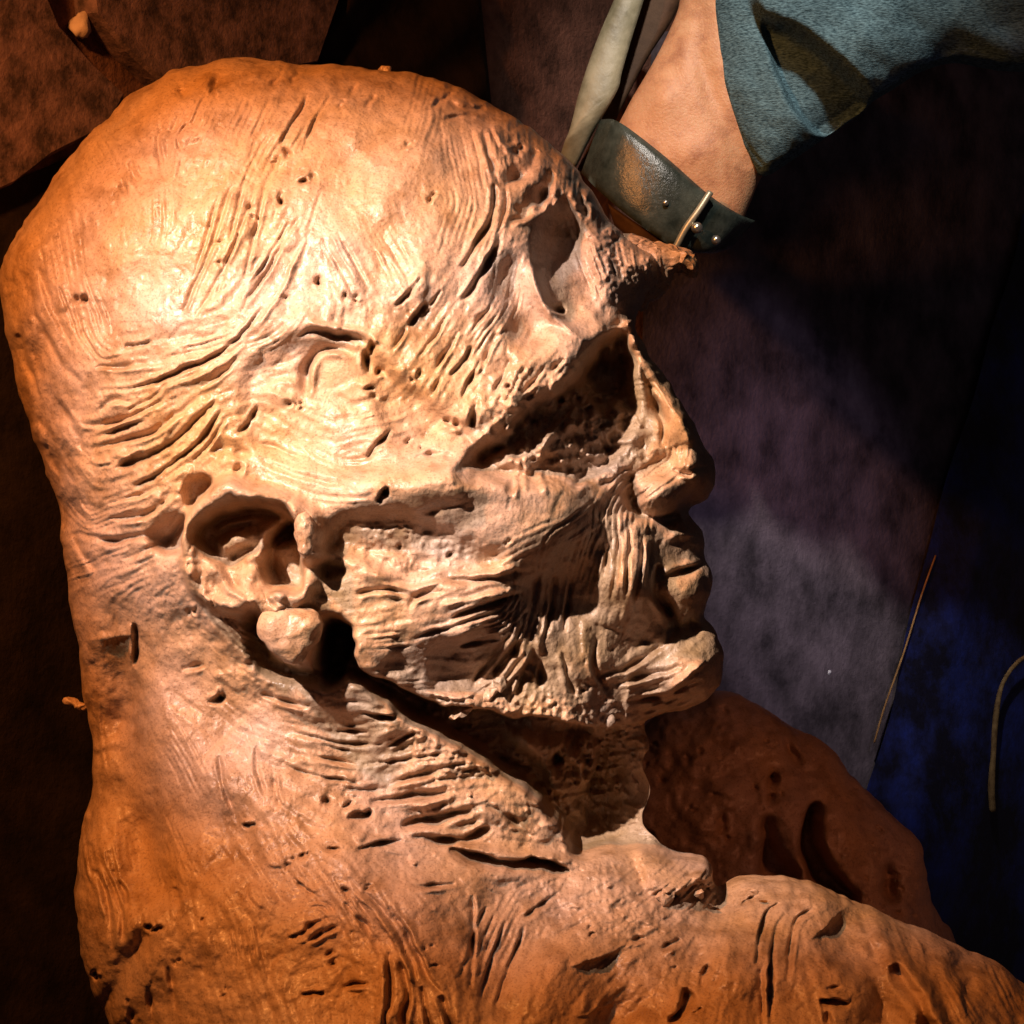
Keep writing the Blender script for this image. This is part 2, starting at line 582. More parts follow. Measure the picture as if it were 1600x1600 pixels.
# --- large forms -----------------------------------------------------------
def sculpt_large(C):
    # temple hollow, thick skull layer with a torn lower edge above it
    C.fill([(400, 560), (470, 530), (575, 538), (640, 610), (720, 660), (790, 660), (760, 720), (620, 735), (520, 740), (400, 700), (380, 620)], -26, 10)
    C.fill([(560, 548), (600, 560), (660, 620), (700, 655), (660, 700), (610, 680), (585, 610)], -20, 8)
    C.blob(560, 640, 110, 70, 10, 15)
    # cheekbone arch
    C.stroke([(500, 770), (620, 765), (720, 750), (800, 735), (880, 760)], 46, -52, 0, 0.35)
    C.blob(590, 760, 70, 36, 16)
    C.blob(840, 810, 90, 60, 30, -20)
    # recess under the arch
    C.fill([(520, 815), (600, 800), (690, 825), (740, 850), (790, 868), (760, 890), (650, 905), (560, 880), (500, 850)], -34, 9)
    # cheek hollow and muzzle
    C.blob(885, 935, 80, 75, -84, -25)
    C.blob(800, 1040, 90, 55, -20, 0)
    C.stroke([(975, 800), (985, 860), (978, 920), (960, 985)], 46, -54, 0, 0.3)
    C.blob(930, 850, 40, 60, -16, 20)
    C.fill([(690, 1008), (780, 1003), (800, 1030), (770, 1068), (720, 1088), (668, 1076)], -26, 7)
    C.blob(795, 1010, 9, 12, 16); C.blob(820, 1016, 8, 13, 16); C.blob(843, 1005, 6, 14, 14); C.blob(560, 1000, 60, 40, 16)
    # brow ridge
    C.stroke([(740, 690), (800, 640), (870, 585), (935, 525), (975, 470)], 46, -36, 0, 0.3)
    C.stroke([(800, 560), (880, 545), (940, 500), (965, 430), (950, 360)], 34, -34, 0, 0.3)
    # the two thumb scoops above the brow
    C.fill([(838, 350), (870, 330), (905, 360), (930, 430), (945, 500), (920, 530), (880, 500), (850, 440), (832, 400)], -44, 10)
    C.blob(868, 385, 30, 45, -34, 15)
    C.fill([(778, 420), (805, 400), (825, 450), (850, 500), (850, 540), (810, 530), (785, 480)], -34, 11)
    C.stroke([(822, 380), (836, 440), (868, 500), (915, 540)], 8, -20, 0, 0.3)
    # eye socket
    C.fill([(735, 722), (775, 690), (830, 640), (890, 592), (938, 545), (972, 528), (986, 580), (990, 640), (972, 706), (930, 740), (850, 748), (770, 745)], -76, 9)
    C.fill([(790, 690), (830, 640), (890, 592), (938, 545), (972, 532), (980, 570), (966, 615), (920, 632), (880, 655), (830, 705)], -52, 6)
    C.fill([(756, 716), (800, 688), (850, 640), (902, 606), (884, 660), (842, 716), (790, 738)], 40, 9)
    C.blob(984, 512, 18, 15, 44, 20); C.blob(962, 545, 14, 12, 34); C.blob(935, 560, 16, 9, 26, -40); C.blob(905, 640, 26, 14, 30, -30); C.blob(960, 620, 22, 14, 26, 30); C.blob(880, 700, 34, 14, 26, -14)
    for i in range(34):
        k_ = rs.random()
        C.blob(770 + 215 * k_ + rs.normal(0, 5), 700 - 172 * k_ + rs.normal(0, 6), rs.uniform(6, 15), rs.uniform(4, 8), rs.uniform(-26, 30), rs.uniform(100, 160), 2.6)
    for i in range(80):
        u_, v_ = rs.uniform(780, 1000), rs.uniform(570, 765)
        C.blob(u_, v_, rs.uniform(6, 18), rs.uniform(4, 10), rs.uniform(-15, 14), rs.uniform(0, 180), 3.0)
    for i in range(46):
        k_ = rs.random()
        C.blob(760 + 190 * k_ + rs.normal(0, 9), 690 - 150 * k_ + rs.normal(0, 9), rs.uniform(4, 12), rs.uniform(3, 7), rs.uniform(-14, 14), rs.uniform(90, 150), 3.0)
    C.fill([(720, 735), (760, 700), (810, 705), (800, 740), (750, 755)], -34, 6)
    C.fill([(860, 700), (950, 660), (1000, 650), (1000, 720), (980, 790), (900, 770)], -26, 22)
    C.stroke([(1000, 570), (1022, 620), (1036, 665), (1030, 700)], 6, 22, 0.2, 0.3)
    C.stroke([(815, 655), (850, 640), (905, 590)], 5, -14, 0.2, 0.3); C.stroke([(840, 690), (880, 655), (925, 600)], 4, -16, 0.2, 0.3); C.stroke([(835, 705), (850, 690)], 5, -14)
    C.blob(945, 675, 42, 32, 40, -20)
    C.blob(965, 660, 12, 14, 14)
    C.stroke([(850, 690), (900, 660), (950, 640), (1000, 650)], 9, -26, 0.2, 0.3)
    C.stroke([(860, 725), (920, 712), (985, 708)], 8, -24, 0.2, 0.3)
    C.stroke([(885, 610), (870, 660), (850, 700), (835, 740)], 6, -14, 0.4, 0.3)
    C.pit(935, 575, 20, 60); C.pit(945, 625, 16, 50, 1.4); C.pit(978, 560, 8, 20)
    # nose: side plane, wing, nostril
    C.stroke([(985, 505), (1000, 545), (1036, 600), (1066, 650), (1082, 690), (1088, 730)], 32, -104, 0, 0.22)
    C.stroke([(1012, 600), (1028, 640), (1046, 668)], 8, 34, 0.1, 0.4)
    C.blob(1080, 735, 34, 40, 30)
    C.blob(1036, 772, 34, 28, 62, 0, 2.6)
    C.blob(1085, 745, 26, 26, 24)
    C.stroke([(1012, 700), (1045, 712), (1080, 735)], 14, -26, 0, 0.4)
    C.stroke([(1050, 735), (1070, 742), (1080, 742)], 4, 26, 0.2, 0.4)
    C.stroke([(985, 740), (990, 775), (1000, 800), (1035, 812), (1060, 806)], 10, 58, 0.1, 0.3)
    # lips and chin
    C.stroke([(1040, 850), (1062, 835), (1095, 838)], 12, -22, 0, 0.4)
    C.stroke([(1030, 880), (1032, 930), (1048, 965), (1058, 985)], 9, 48, 0.2, 0.4)
    C.stroke([(1035, 905), (1060, 893), (1098, 880)], 6, 40, 0.2, 0.3)
    C.blob(1082, 930, 34, 34, 30)
    C.stroke([(1040, 985), (1075, 978), (1105, 975)], 12, 34, 0, 0.4)
    C.blob(1075, 1055, 55, 45, 34, -20)
    C.blob(1000, 1010, 40, 40, -22)
    # jaw: everything below it steps back to the neck
    C.fill([(536, 985), (560, 1045), (610, 1066), (650, 1088), (700, 1112), (780, 1122), (870, 1130), (960, 1142), (1040, 1142), (1050, 1290), (1000, 1326), (940, 1336), (900, 1340), (880, 1300),
            (850, 1262), (790, 1222), (720, 1175), (650, 1126), (590, 1082), (545, 1056), (505, 1075), (495, 990)], -170, 4)
    C.fill([(560, 1050), (700, 1116), (960, 1150), (1040, 1200), (1000, 1316), (900, 1330), (850, 1250), (750, 1190), (640, 1112)], -20, 6)
    C.stroke([(780, 1140), (840, 1190), (880, 1260), (930, 1318)], 13, -44, 0, 0.2)
    C.stroke([(840, 1150), (900, 1200), (960, 1300)], 12, -36, 0, 0.2)
    C.stroke([(960, 1160), (985, 1220), (990, 1290)], 15, -40, 0, 0.2)
    C.stroke([(930, 1320), (985, 1312), (1040, 1326)], 9, 50, 0.1, 0.2)
    C.stroke([(760, 1160), (850, 1180), (900, 1210)], 14, -34, 0.1, 0.4)
    C.stroke([(860, 1190), (890, 1250), (925, 1300)], 20, -40, 0.1, 0.4)
    C.stroke([(940, 1160), (945, 1210), (935, 1270), (985, 1305)], 9, 60, 0.2, 0.3)
    C.blob(950, 1290, 66, 50, -120); C.blob(930, 1185, 22, 34, 26); C.stroke([(880, 1160), (870, 1220), (890, 1290)], 8, 26, 0.3, 0.3); C.stroke([(905, 1170), (915, 1230), (905, 1270)], 9, -24, 0.3, 0.3); C.blob(905, 1290, 26, 20, 26); C.blob(970, 1260, 20, 24, 20)
    C.stroke([(700, 1165), (800, 1215), (850, 1270)], 10, -34, 0.2, 0.4)
    C.stroke([(560, 1030), (650, 1075), (760, 1100), (880, 1112), (1000, 1105)], 26, -24, 0, 0.3)
    C.stroke([(600, 1040), (720, 1075), (850, 1090), (980, 1100)], 60, 44, 0, 0.3)
    # neck falls back behind the jaw and ear, swelling again toward the shoulder
    C.fill([(300, 960), (520, 1075), (650, 1140), (760, 1200), (860, 1250), (905, 1345), (800, 1350), (640, 1320), (500, 1260), (360, 1180), (240, 1080), (160, 960)], -52, 30)
    C.stroke([(420, 1080), (540, 1110), (640, 1150), (720, 1200)], 24, -26, 0, 0.4)
    C.stroke([(640, 1240), (740, 1250), (830, 1300)], 30, -30, 0, 0.4)
    C.stroke([(350, 1150), (480, 1290), (600, 1420), (690, 1600), (720, 1700)], 80, -40, 0, 0.3)
    C.stroke([(180, 1000), (186, 1120), (196, 1230), (222, 1340), (262, 1420)], 36, 84, 0, 0.3)
    C.stroke([(150, 1594), (190, 1520), (236, 1446)], 18, 34, 0.3, 0.3)
    # collar hollow / chest
    C.fill([(760, 1400), (850, 1360), (930, 1370), (900, 1440), (830, 1520), (770, 1600), (745, 1500)], -46, 20)
    C.fill([(1000, 1328), (1060, 1330), (1112, 1338), (1100, 1370), (1060, 1396), (1020, 1392), (1003, 1360)], 40, 5)
    C.stroke([(1110, 1400), (1150, 1376), (1250, 1376), (1340, 1412)], 40, -30, 0, 0.3)
    C.stroke([(1350, 1430), (1400, 1510), (1440, 1580), (1470, 1680)], 26, -80, 0, 0.3)
    C.stroke([(1290, 1440), (1370, 1540), (1400, 1640)], 34, 70, 0, 0.3)
    C.stroke([(1470, 1480), (1500, 1560), (1520, 1660)], 24, -30, 0, 0.3)
    C.stroke([(1120, 1420), (1140, 1520), (1120, 1640)], 50, -54, 0, 0.3)
    C.stroke([(930, 1500), (960, 1580), (950, 1660)], 40, 60, 0, 0.3)
    C.stroke([(1030, 1450), (1010, 1530), (1020, 1620)], 34, 20, 0, 0.3)
    C.stroke([(1394, 1503), (1431, 1559), (1450, 1600), (1470, 1660)], 13, 90, 0.3, 0.3)
    C.stroke([(1494, 1484), (1508, 1530), (1522, 1575)], 14, 42, 0.3, 0.4)
    C.stroke([(1340, 1420), (1356, 1460), (1368, 1500)], 12, 26, 0.3, 0.4)
    C.blob(1290, 1500, 100, 70, 22)

def sculpt_ear(C):
    # raised pinna, then hollowed
    C.fill([(284, 870), (290, 825), (318, 772), (362, 748), (425, 762), (475, 785), (500, 810), (500, 900), (470, 950), (405, 965), (345, 945), (305, 915)], 46, 6)
    C.stroke([(298, 880), (303, 828), (328, 788), (368, 766), (414, 768), (452, 788)], 17, -52, 0, 0.2, True, 3.0)
    C.stroke([(308, 826), (340, 798), (390, 788), (436, 800)], 30, 0.1, 0, 0.2)
    C.stroke([(298, 872), (306, 905), (340, 938), (400, 956)], 16, -30, 0, 0.3, True, 3.0)
    C.fill([(310, 832), (341, 803), (387, 792), (437, 800), (458, 808), (452, 840), (419, 850), (387, 868), (352, 880), (322, 858)], -76, 5)
    C.stroke([(308, 826), (340, 798), (390, 786), (440, 794), (462, 812)], 13, 44, 0, 0.2)
    C.fill([(425, 826), (452, 812), (468, 840), (470, 890), (468, 926), (428, 922), (412, 880)], -120, 4)
    C.fill([(352, 880), (390, 872), (420, 880), (425, 920), (400, 930), (370, 912)], -40, 8)
    C.blob(345, 915, 26, 20, -22, 40)
    C.stroke([(344, 876), (366, 906), (400, 930), (450, 940)], 14.5, -40, 0, 0.3, True, 2.6)
    C.stroke([(352, 884), (372, 912), (395, 934)], 5, 26, 0.3, 0.4)
    C.blob(462, 800, 16, 20, 26); C.blob(480, 850, 16, 24, 24)
    C.stroke([(470, 870), (500, 862), (560, 880), (620, 915)], 12, -24, 0.1, 0.4)
    C.fill([(470, 880), (510, 876), (540, 892), (500, 900), (470, 905)], -30, 5)
    C.stroke([(420, 936), (470, 938), (535, 952)], 10, -14, 0.1, 0.2)
    C.stroke([(340, 880), (352, 858), (380, 842), (412, 838), (436, 822)], 14.5, -52, 0, 0.3, True, 2.6)
    C.stroke([(335, 838), (360, 818), (400, 812)], 7, -24, 0.1, 0.4)
    C.blob(395, 900, 16, 12, 20)
    # lobe
    C.fill([(386, 958), (404, 964), (408, 1005), (430, 1032), (470, 1048), (500, 1052), (502, 1068), (440, 1064), (394, 1040)], -90, 6)
    C.fill([(502, 972), (536, 974), (543, 1000), (531, 1035), (520, 1066), (505, 1040)], -130, 5)
    C.blob(453, 993, 44, 42, 58, 0, 4.0)
    C.blob(440, 978, 16, 14, 12)
    C.pit(452, 1006, 9, 16, 1.6)
    C.stroke([(430, 962), (470, 958), (505, 964)], 4, 24, 0.2, 0.3)
    # gap behind the ear
    C.fill([(228, 836), (262, 812), (292, 800), (288, 866), (256, 860)], -70, 4, False)
    C.fill([(292, 750), (306, 742), (324, 752), (318, 772), (300, 790), (290, 775)], -50, 4)
    C.stroke([(330, 712), (350, 700), (395, 715)], 9, 22, 0.3, 0.4)
    C.pit(372, 733, 10, 22)

GROOVES = [
 # (points, width, depth)
 ([(481,147),(458,188),(437,228)],3.6,11), ([(516,147),(490,190),(472,237)],3.2,9), ([(295,188),(278,212),(283,240)],4,9),
 ([(259,200),(247,219),(253,265)],5,10), ([(203,250),(210,275),(222,303)],6,9), ([(190,278),(193,292),(197,306)],6,8),
 ([(587,147),(578,158),(570,169)],4,8), ([(706,147),(690,158),(675,172)],5,9), ([(540,155),(530,170)],4,6), ([(560,130),(545,150)],4,7),
 ([(440,120),(420,135)],5,8),([(470,115),(455,128)],5,7),([(345,115),(335,135),(350,128)],8,11),([(290,140),(275,150)],7,9),
 ([(362,290),(330,385),(287,487)],4,12), ([(384,275),(371,330),(359,378)],3.5,9), ([(418,281),(400,360),(381,437)],3.6,9),
 ([(400,300),(372,370),(340,460)],3.2,8), ([(468,337),(425,410),(375,487)],3.8,11), ([(452,345),(420,400),(390,445)],3,7),
 ([(345,300),(322,370),(300,440)],3,8), ([(376,360),(345,430),(305,495)],3,8), ([(478,372),(452,425),(430,470),(405,505)],3.8,-9),
 ([(500,300),(480,360)],3,5), ([(516,366),(540,410),(569,462)],4,-9), ([(528,362),(556,412),(580,460)],3.4,8),([(504,372),(530,420),(552,462)],3.4,7),
 ([(194,541),(215,540),(236,532)],3.6,10), ([(150,575),(190,573),(231,567)],4,11), ([(156,612),(219,600),(281,581),(337,553),(375,522),(410,480)],4,14),
 ([(240,612),(300,592),(350,565),(385,535)],4,-10), ([(310,605),(345,585),(370,560)],5,12),
 ([(128,666),(165,662),(200,653),(259,625)],5,16), ([(147,681),(187,669),(230,655)],4,12), ([(147,700),(219,681),(281,644),(310,622)],6,19),
 ([(187,728),(250,700),(297,662),(337,625)],6,20), ([(175,735),(225,703)],4,12), ([(303,722),(330,690),(353,656)],4,13), ([(270,720),(310,690),(345,640)],4,12),
 ([(169,787),(215,773),(259,756)],5,14), ([(169,812),(225,803),(275,766)],6,18), ([(150,850),(219,837),(270,805),(300,780)],6,18), ([(190,872),(240,850),(285,812)],5,14),
 ([(120,835),(160,845),(200,850)],6,12), ([(205,758),(250,738),(300,700)],4,11), ([(372,678),(390,652),(403,631)],4,10), ([(110,840),(130,870),(150,895)],7,12),
 ([(200,640),(235,625),(262,600)],4,12),([(160,640),(180,625),(205,628)],6,12),
 ([(40,430),(60,500),(90,560),(130,600)],7,9), ([(25,470),(40,560),(70,640)],6,8), ([(60,420),(85,490),(115,545)],6,8), ([(85,620),(110,660),(125,700)],7,9),
 ([(60,650),(85,720),(110,770)],6,8), ([(45,395),(75,370),(100,345)],6,8),
 ([(753,206),(769,250),(781,287)],5,13), ([(766,203),(791,241)],4,9), ([(737,205),(752,260),(760,300)],3.4,7), ([(775,287),(769,331),(744,381),(719,416)],5,17),
 ([(787,356),(775,387),(753,425),(719,469)],5,18), ([(793,280),(790,330),(775,370)],3.6,9), ([(784,294),(822,266),(844,237)],12,26), ([(809,331),(844,309),(869,269)],12,26),
 ([(797,347),(850,322)],6,14), ([(820,225),(800,240)],7,14), ([(880,300),(895,330),(905,370)],8,18),([(860,330),(885,300)],5,-14),([(905,300),(920,340)],7,16),
 ([(628,231),(650,222)],4,8), ([(681,297),(669,319)],4,12), ([(700,160),(730,172),(765,170)],5,8), ([(690,185),(740,180)],4,6),
 ([(659,434),(640,458),(619,478)],4,12), ([(669,472),(655,488),(640,510)],4,12), ([(716,519),(697,550),(680,580)],4,12), ([(737,541),(720,565),(703,587)],4,11),
 ([(640,505),(625,530),(612,548)],4,10),([(700,490),(680,520),(655,560)],3.4,9),([(760,480),(742,510)],5,10),([(690,452),(672,478)],3,7),([(750,560),(735,590),(722,620)],4,11),
 ([(780,520),(765,545),(752,575)],4,10),([(690,590),(675,620)],4,10),([(660,575),(650,600)],4,9),([(800,560),(785,590),(770,620)],4,10),([(820,575),(805,600),(790,630)],4,10),
 ([(850,575),(835,595),(815,620)],4,11),([(880,560),(860,580)],4,10),
 ([(462,525),(500,517),(556,528),(585,536)],7,20), ([(473,619),(475,581),(494,550),(525,541),(553,550)],8,24), ([(569,544),(572,581)],5,20),
 ([(744,631),(737,666)],6,20), ([(694,653),(708,662),(722,662)],6,20), ([(631,694),(640,684)],4,14), ([(569,716),(590,690),(612,666)],5,12), ([(650,716),(680,711),(712,716)],5,16),
 ([(591,784),(609,762)],4.5,26), ([(400,690),(430,700),(470,720)],4,8),([(410,720),(470,745),(540,760)],5,8),
 ([(640,930),(700,910),(775,902),(840,890)],5,11), ([(706,964),(760,946),(815,925)],5,17), ([(690,944),(750,932),(806,914)],7,-14), ([(640,1000),(720,975),(790,950)],4,8), ([(690,996),(740,980),(780,970)],12,-10), ([(600,905),(660,910),(740,900)],5,9), ([(660,1082),(720,1092),(770,1068)],4,-10),
 ([(560,930),(600,920),(650,930)],5,12),([(640,950),(655,930),(690,925)],5,10),([(700,1008),(740,1006),(785,1000)],5,9),
 ([(775,1060),(800,1030),(820,1000)],6,22), ([(790,1075),(815,1045),(832,1010)],4,-14), ([(740,1070),(775,1030),(800,990)],5,15), ([(810,1090),(822,1050)],5,16), ([(840,1080),(845,1030)],5,12),
 ([(968,830),(965,880),(955,940)],4,11), ([(985,828),(980,880),(975,940)],4,11), ([(1005,835),(1000,890),(990,940)],4,12), ([(950,850),(945,900)],4,8),([(1018,850),(1012,900)],4,9),
 ([(880,1020),(890,1060),(900,1090)],5,10), ([(930,1000),(935,1050),(950,1090)],5,10), ([(940,1060),(990,1040),(1030,1010)],5,12), ([(960,1075),(1010,1055),(1060,1040)],5,12),
 ([(980,1095),(1040,1085),(1095,1060)],5,14), ([(1000,1112),(1060,1100),(1100,1080)],4,12), ([(1045,1075),(1080,1045),(1100,1030)],6,-16), ([(1030,1095),(1075,1090)],6,14),
 ([(850,890),(840,930),(830,960)],5,12),([(870,900),(862,950),(850,1000)],5,14),([(895,905),(888,950),(880,990)],5,12),
 ([(400,1087),(437,1100),(487,1106)],5,17), ([(559,1116),(619,1125)],4,14), ([(522,1144),(572,1147)],4,9), ([(481,1181),(515,1190),(556,1200)],4,10), ([(606,1172),(630,1158),(650,1147)],4,12),
 ([(460,1150),(540,1165),(600,1165)],4,8), ([(440,1200),(500,1215),(560,1225)],4,8), ([(500,1165),(550,1180)],3,7),([(590,1195),(640,1190),(690,1180)],4,10),
 ([(706,1181),(770,1200),(831,1219)],6,22), ([(575,1259),(656,1247),(709,1234)],7,22), ([(625,1300),(681,1284),(737,1269)],8,28), ([(662,1312),(731,1312),(766,1297)],7,24),
 ([(700,1325),(759,1347),(837,1353),(887,1366)],9,46), ([(562,1325),(600,1318),(631,1316)],5,18), ([(650,1382),(680,1384),(710,1382)],4,13), ([(600,1230),(660,1215),(700,1200)],5,13),
 ([(540,1280),(580,1270)],6,18),([(760,1260),(800,1280),(830,1310)],6,12),
 ([(540,1405),(570,1445),(590,1480)],5,12), ([(560,1390),(600,1440),(625,1490),(640,1530)],5,-12), ([(570,1388),(612,1440),(638,1490),(652,1530)],4.5,13), ([(605,1410),(640,1465),(652,1485),(672,1525),(690,1550)],6,18),
 ([(605,1485),(605,1520),(602,1600),(605,1660)],6,18), ([(855,470),(868,480),(886,487)],6,30), ([(625,1490),(635,1530),(632,1600),(640,1660)],6,18), ([(657,1540),(670,1600),(680,1660)],5,15), ([(687,1555),(705,1600),(720,1650)],6,18),
 ([(735,1400),(740,1440),(735,1550)],5,12), ([(475,1457),(488,1446),(502,1440)],5,16), ([(450,1465),(480,1452)],3,9), ([(480,1470),(530,1450)],4,10), ([(535,1542),(577,1535)],4,12), ([(472,1557),(507,1550)],4,14),
 ([(460,1370),(490,1395)],4,8), ([(340,1180),(350,1230),(372,1290)],4,7), ([(395,1170),(402,1210),(415,1240)],4,8), ([(425,1210),(440,1260)],4,9),([(380,1290),(400,1283)],4,12),
 ([(760,1420),(735,1480),(715,1530)],4,8),([(790,1440),(770,1500),(750,1560)],4,9),([(820,1450),(795,1520),(775,1580)],4,8),([(870,1400),(820,1440)],5,10),
 ([(1216,1409),(1194,1434),(1178,1503)],4,15), ([(1225,1428),(1206,1469),(1200,1537),(1205,1600)],4.5,16), ([(1266,1419),(1241,1447),(1228,1531)],4.5,16), ([(1185,1510),(1190,1560),(1195,1620)],4,9),
 ([(1278,1566),(1300,1564),(1325,1569)],7,26), ([(1071,1541),(1068,1572),(1047,1598)],8,28), ([(1109,1497),(1095,1540)],6,12), ([(1037,1486),(1064,1469)],5,14), ([(982,1473),(1013,1466)],5,12),
 ([(1160,1410),(1185,1396)],6,13), ([(1065,1410),(1100,1395),(1140,1378)],7,22), ([(1030,1400),(1055,1402)],5,20),([(1290,1580),(1305,1620)],5,12),([(1290,1545),(1310,1538)],4,10),
 ([(150,1360),(165,1410),(175,1480)],5,9), ([(160,1350),(185,1420),(190,1470)],5,9), ([(175,1360),(200,1420)],5,9), ([(135,1230),(140,1280)],5,8), ([(270,1390),(280,1430)],6,10),
 ([(205,975),(207,1010),(203,1045)],4.5,22), ([(200,1560),(210,1600)],5,9), ([(230,1540),(240,1600)],5,9), ([(260,1510),(275,1580)],5,8),
 ([(280,1050),(320,1040)],5,10),([(330,1090),(345,1088)],7,14),([(320,1100),(342,1092)],6,14),
]
PITS = [(450,244,9,20),(478,281,8,18),(437,312,8,18),(394,341,8,14),(344,378,6,14),(344,412,6,14),(494,444,7,20),(538,462,7,18),(555,470,6,14),(440,465,7,10),
 (128,466,8,34),(581,537,10,30),(594,578,9,22),(575,606,9,22),(466,630,7,22),(647,595,5,16),(569,1278,11,26),(509,1256,9,20),(541,1259,9,22),
 (525,1322,7,20),(478,1336,6,16),(542,1386,8,22),(575,1384,5,14),(512,1495,5,14),(518,1506,6,16),(675,1475,5,14),(680,1505,5,14),(460,1340,6,8),(450,1350,6,12),
 (237,1450,9,30),(152,1522,9,24),(340,940,9,16),(300,955,9,16),(925,1460,6,14),(1055,1515,5,14),(1092,1573,5,12),(660,700,5,12),(665,680,4,12),(800,845,5,12),(795,605,8,22),
 (870,1100,6,10),(910,1080,7,12),(620,850,7,12),(700,870,7,12),(540,1010,9,16),(430,255,6,12),(500,1460,4,10),(280,1500,6,9),(320,1440,5,9),(345,1560,5,9)]

FLOW = np.array([(480,180,-40,75),(600,200,-35,70),(350,330,-40,100),(300,200,-40,70),(200,250,30,80),(420,430,-60,100),(330,560,-100,35),(200,580,-100,10),(90,480,25,90),(40,560,20,90),
 (180,690,-90,25),(270,680,-70,60),(100,730,40,80),(190,820,-100,25),(260,820,-60,50),(740,240,20,80),(770,360,-35,80),(700,460,-50,70),(620,420,40,80),(560,380,40,70),(660,540,-45,80),(740,590,-40,80),
 (820,590,-50,60),(860,450,40,80),(560,650,80,-20),(450,680,60,40),(620,770,100,-10),(800,740,100,-40),(850,800,80,-30),(600,860,100,20),(700,950,100,-35),(600,940,90,-10),(850,940,-10,90),
 (980,880,-8,90),(900,1060,30,80),(1000,1080,90,-25),(1080,1050,60,-50),(940,690,80,-30),(1050,620,50,90),(800,1060,-40,70),(680,1040,90,10),(480,1110,100,25),(500,1190,100,25),(620,1160,90,-30),
 (680,1260,100,-22),(800,1310,100,20),(300,1080,60,50),(180,1050,0,100),(160,1250,10,100),(300,1250,50,100),(420,1330,60,90),(560,1440,50,90),(620,1570,15,100),(700,1450,60,90),(480,1480,80,-40),
 (790,1480,-40,90),(900,1400,90,-40),(1000,1450,70,-50),(1200,1480,-20,100),(1060,1560,-20,90),(1300,1480,40,80),(1440,1530,50,90),(1560,1560,50,90),(180,1430,30,100),(250,1550,10,100),(380,1560,30,90),(360,860,20,60)], float)

def flow_dir(u, v):
    d2 = (FLOW[:, 0] - u) ** 2 + (FLOW[:, 1] - v) ** 2
    wt = 1 / (d2 + 900) ** 1.5
    a = 2 * np.arctan2(FLOW[:, 3], FLOW[:, 2])
    th = 0.5 * math.atan2((wt * np.sin(a)).sum(), (wt * np.cos(a)).sum())
    return math.cos(th), math.sin(th)

def in_zone(u, v, z):
    return ((u - z[0]) / z[2]) ** 2 + ((v - z[1]) / z[3]) ** 2 < 1

SMOOTHZ = [(1060, 650, 62, 120, 0.12), (1078, 890, 44, 90, 0.25), (1036, 772, 60, 50, 0.2), (530, 585, 75, 60, 0.08), (620, 300, 190, 120, 0.25), (230, 400, 110, 150, 0.35), (520, 690, 100, 50, 0.4), (600, 170, 200, 60, 0.4), (870, 450, 70, 90, 0.1), (250, 1200, 110, 200, 0.35), (620, 760, 60, 40, 0.3), (825, 812, 115, 55, 0.10)]
ROUGHZ = [(700, 560, 140, 110, 1.1), (200, 740, 150, 130, 1.2), (720, 980, 220, 100, 1.05), (900, 670, 110, 70, 1.3), (680, 1250, 250, 110, 1.35), (330, 930, 120, 90, 1.35), (1000, 400, 80, 80, 2.0), (960, 1390, 160, 80, 1.6), (950, 1220, 60, 100, 1.8)]

def zone_gain(u, v):
    g = 1.0
    for z in SMOOTHZ:
        if in_zone(u, v, z): g = min(g, z[4])
    for z in ROUGHZ:
        if in_zone(u, v, z): g = max(g, z[4])
    return g

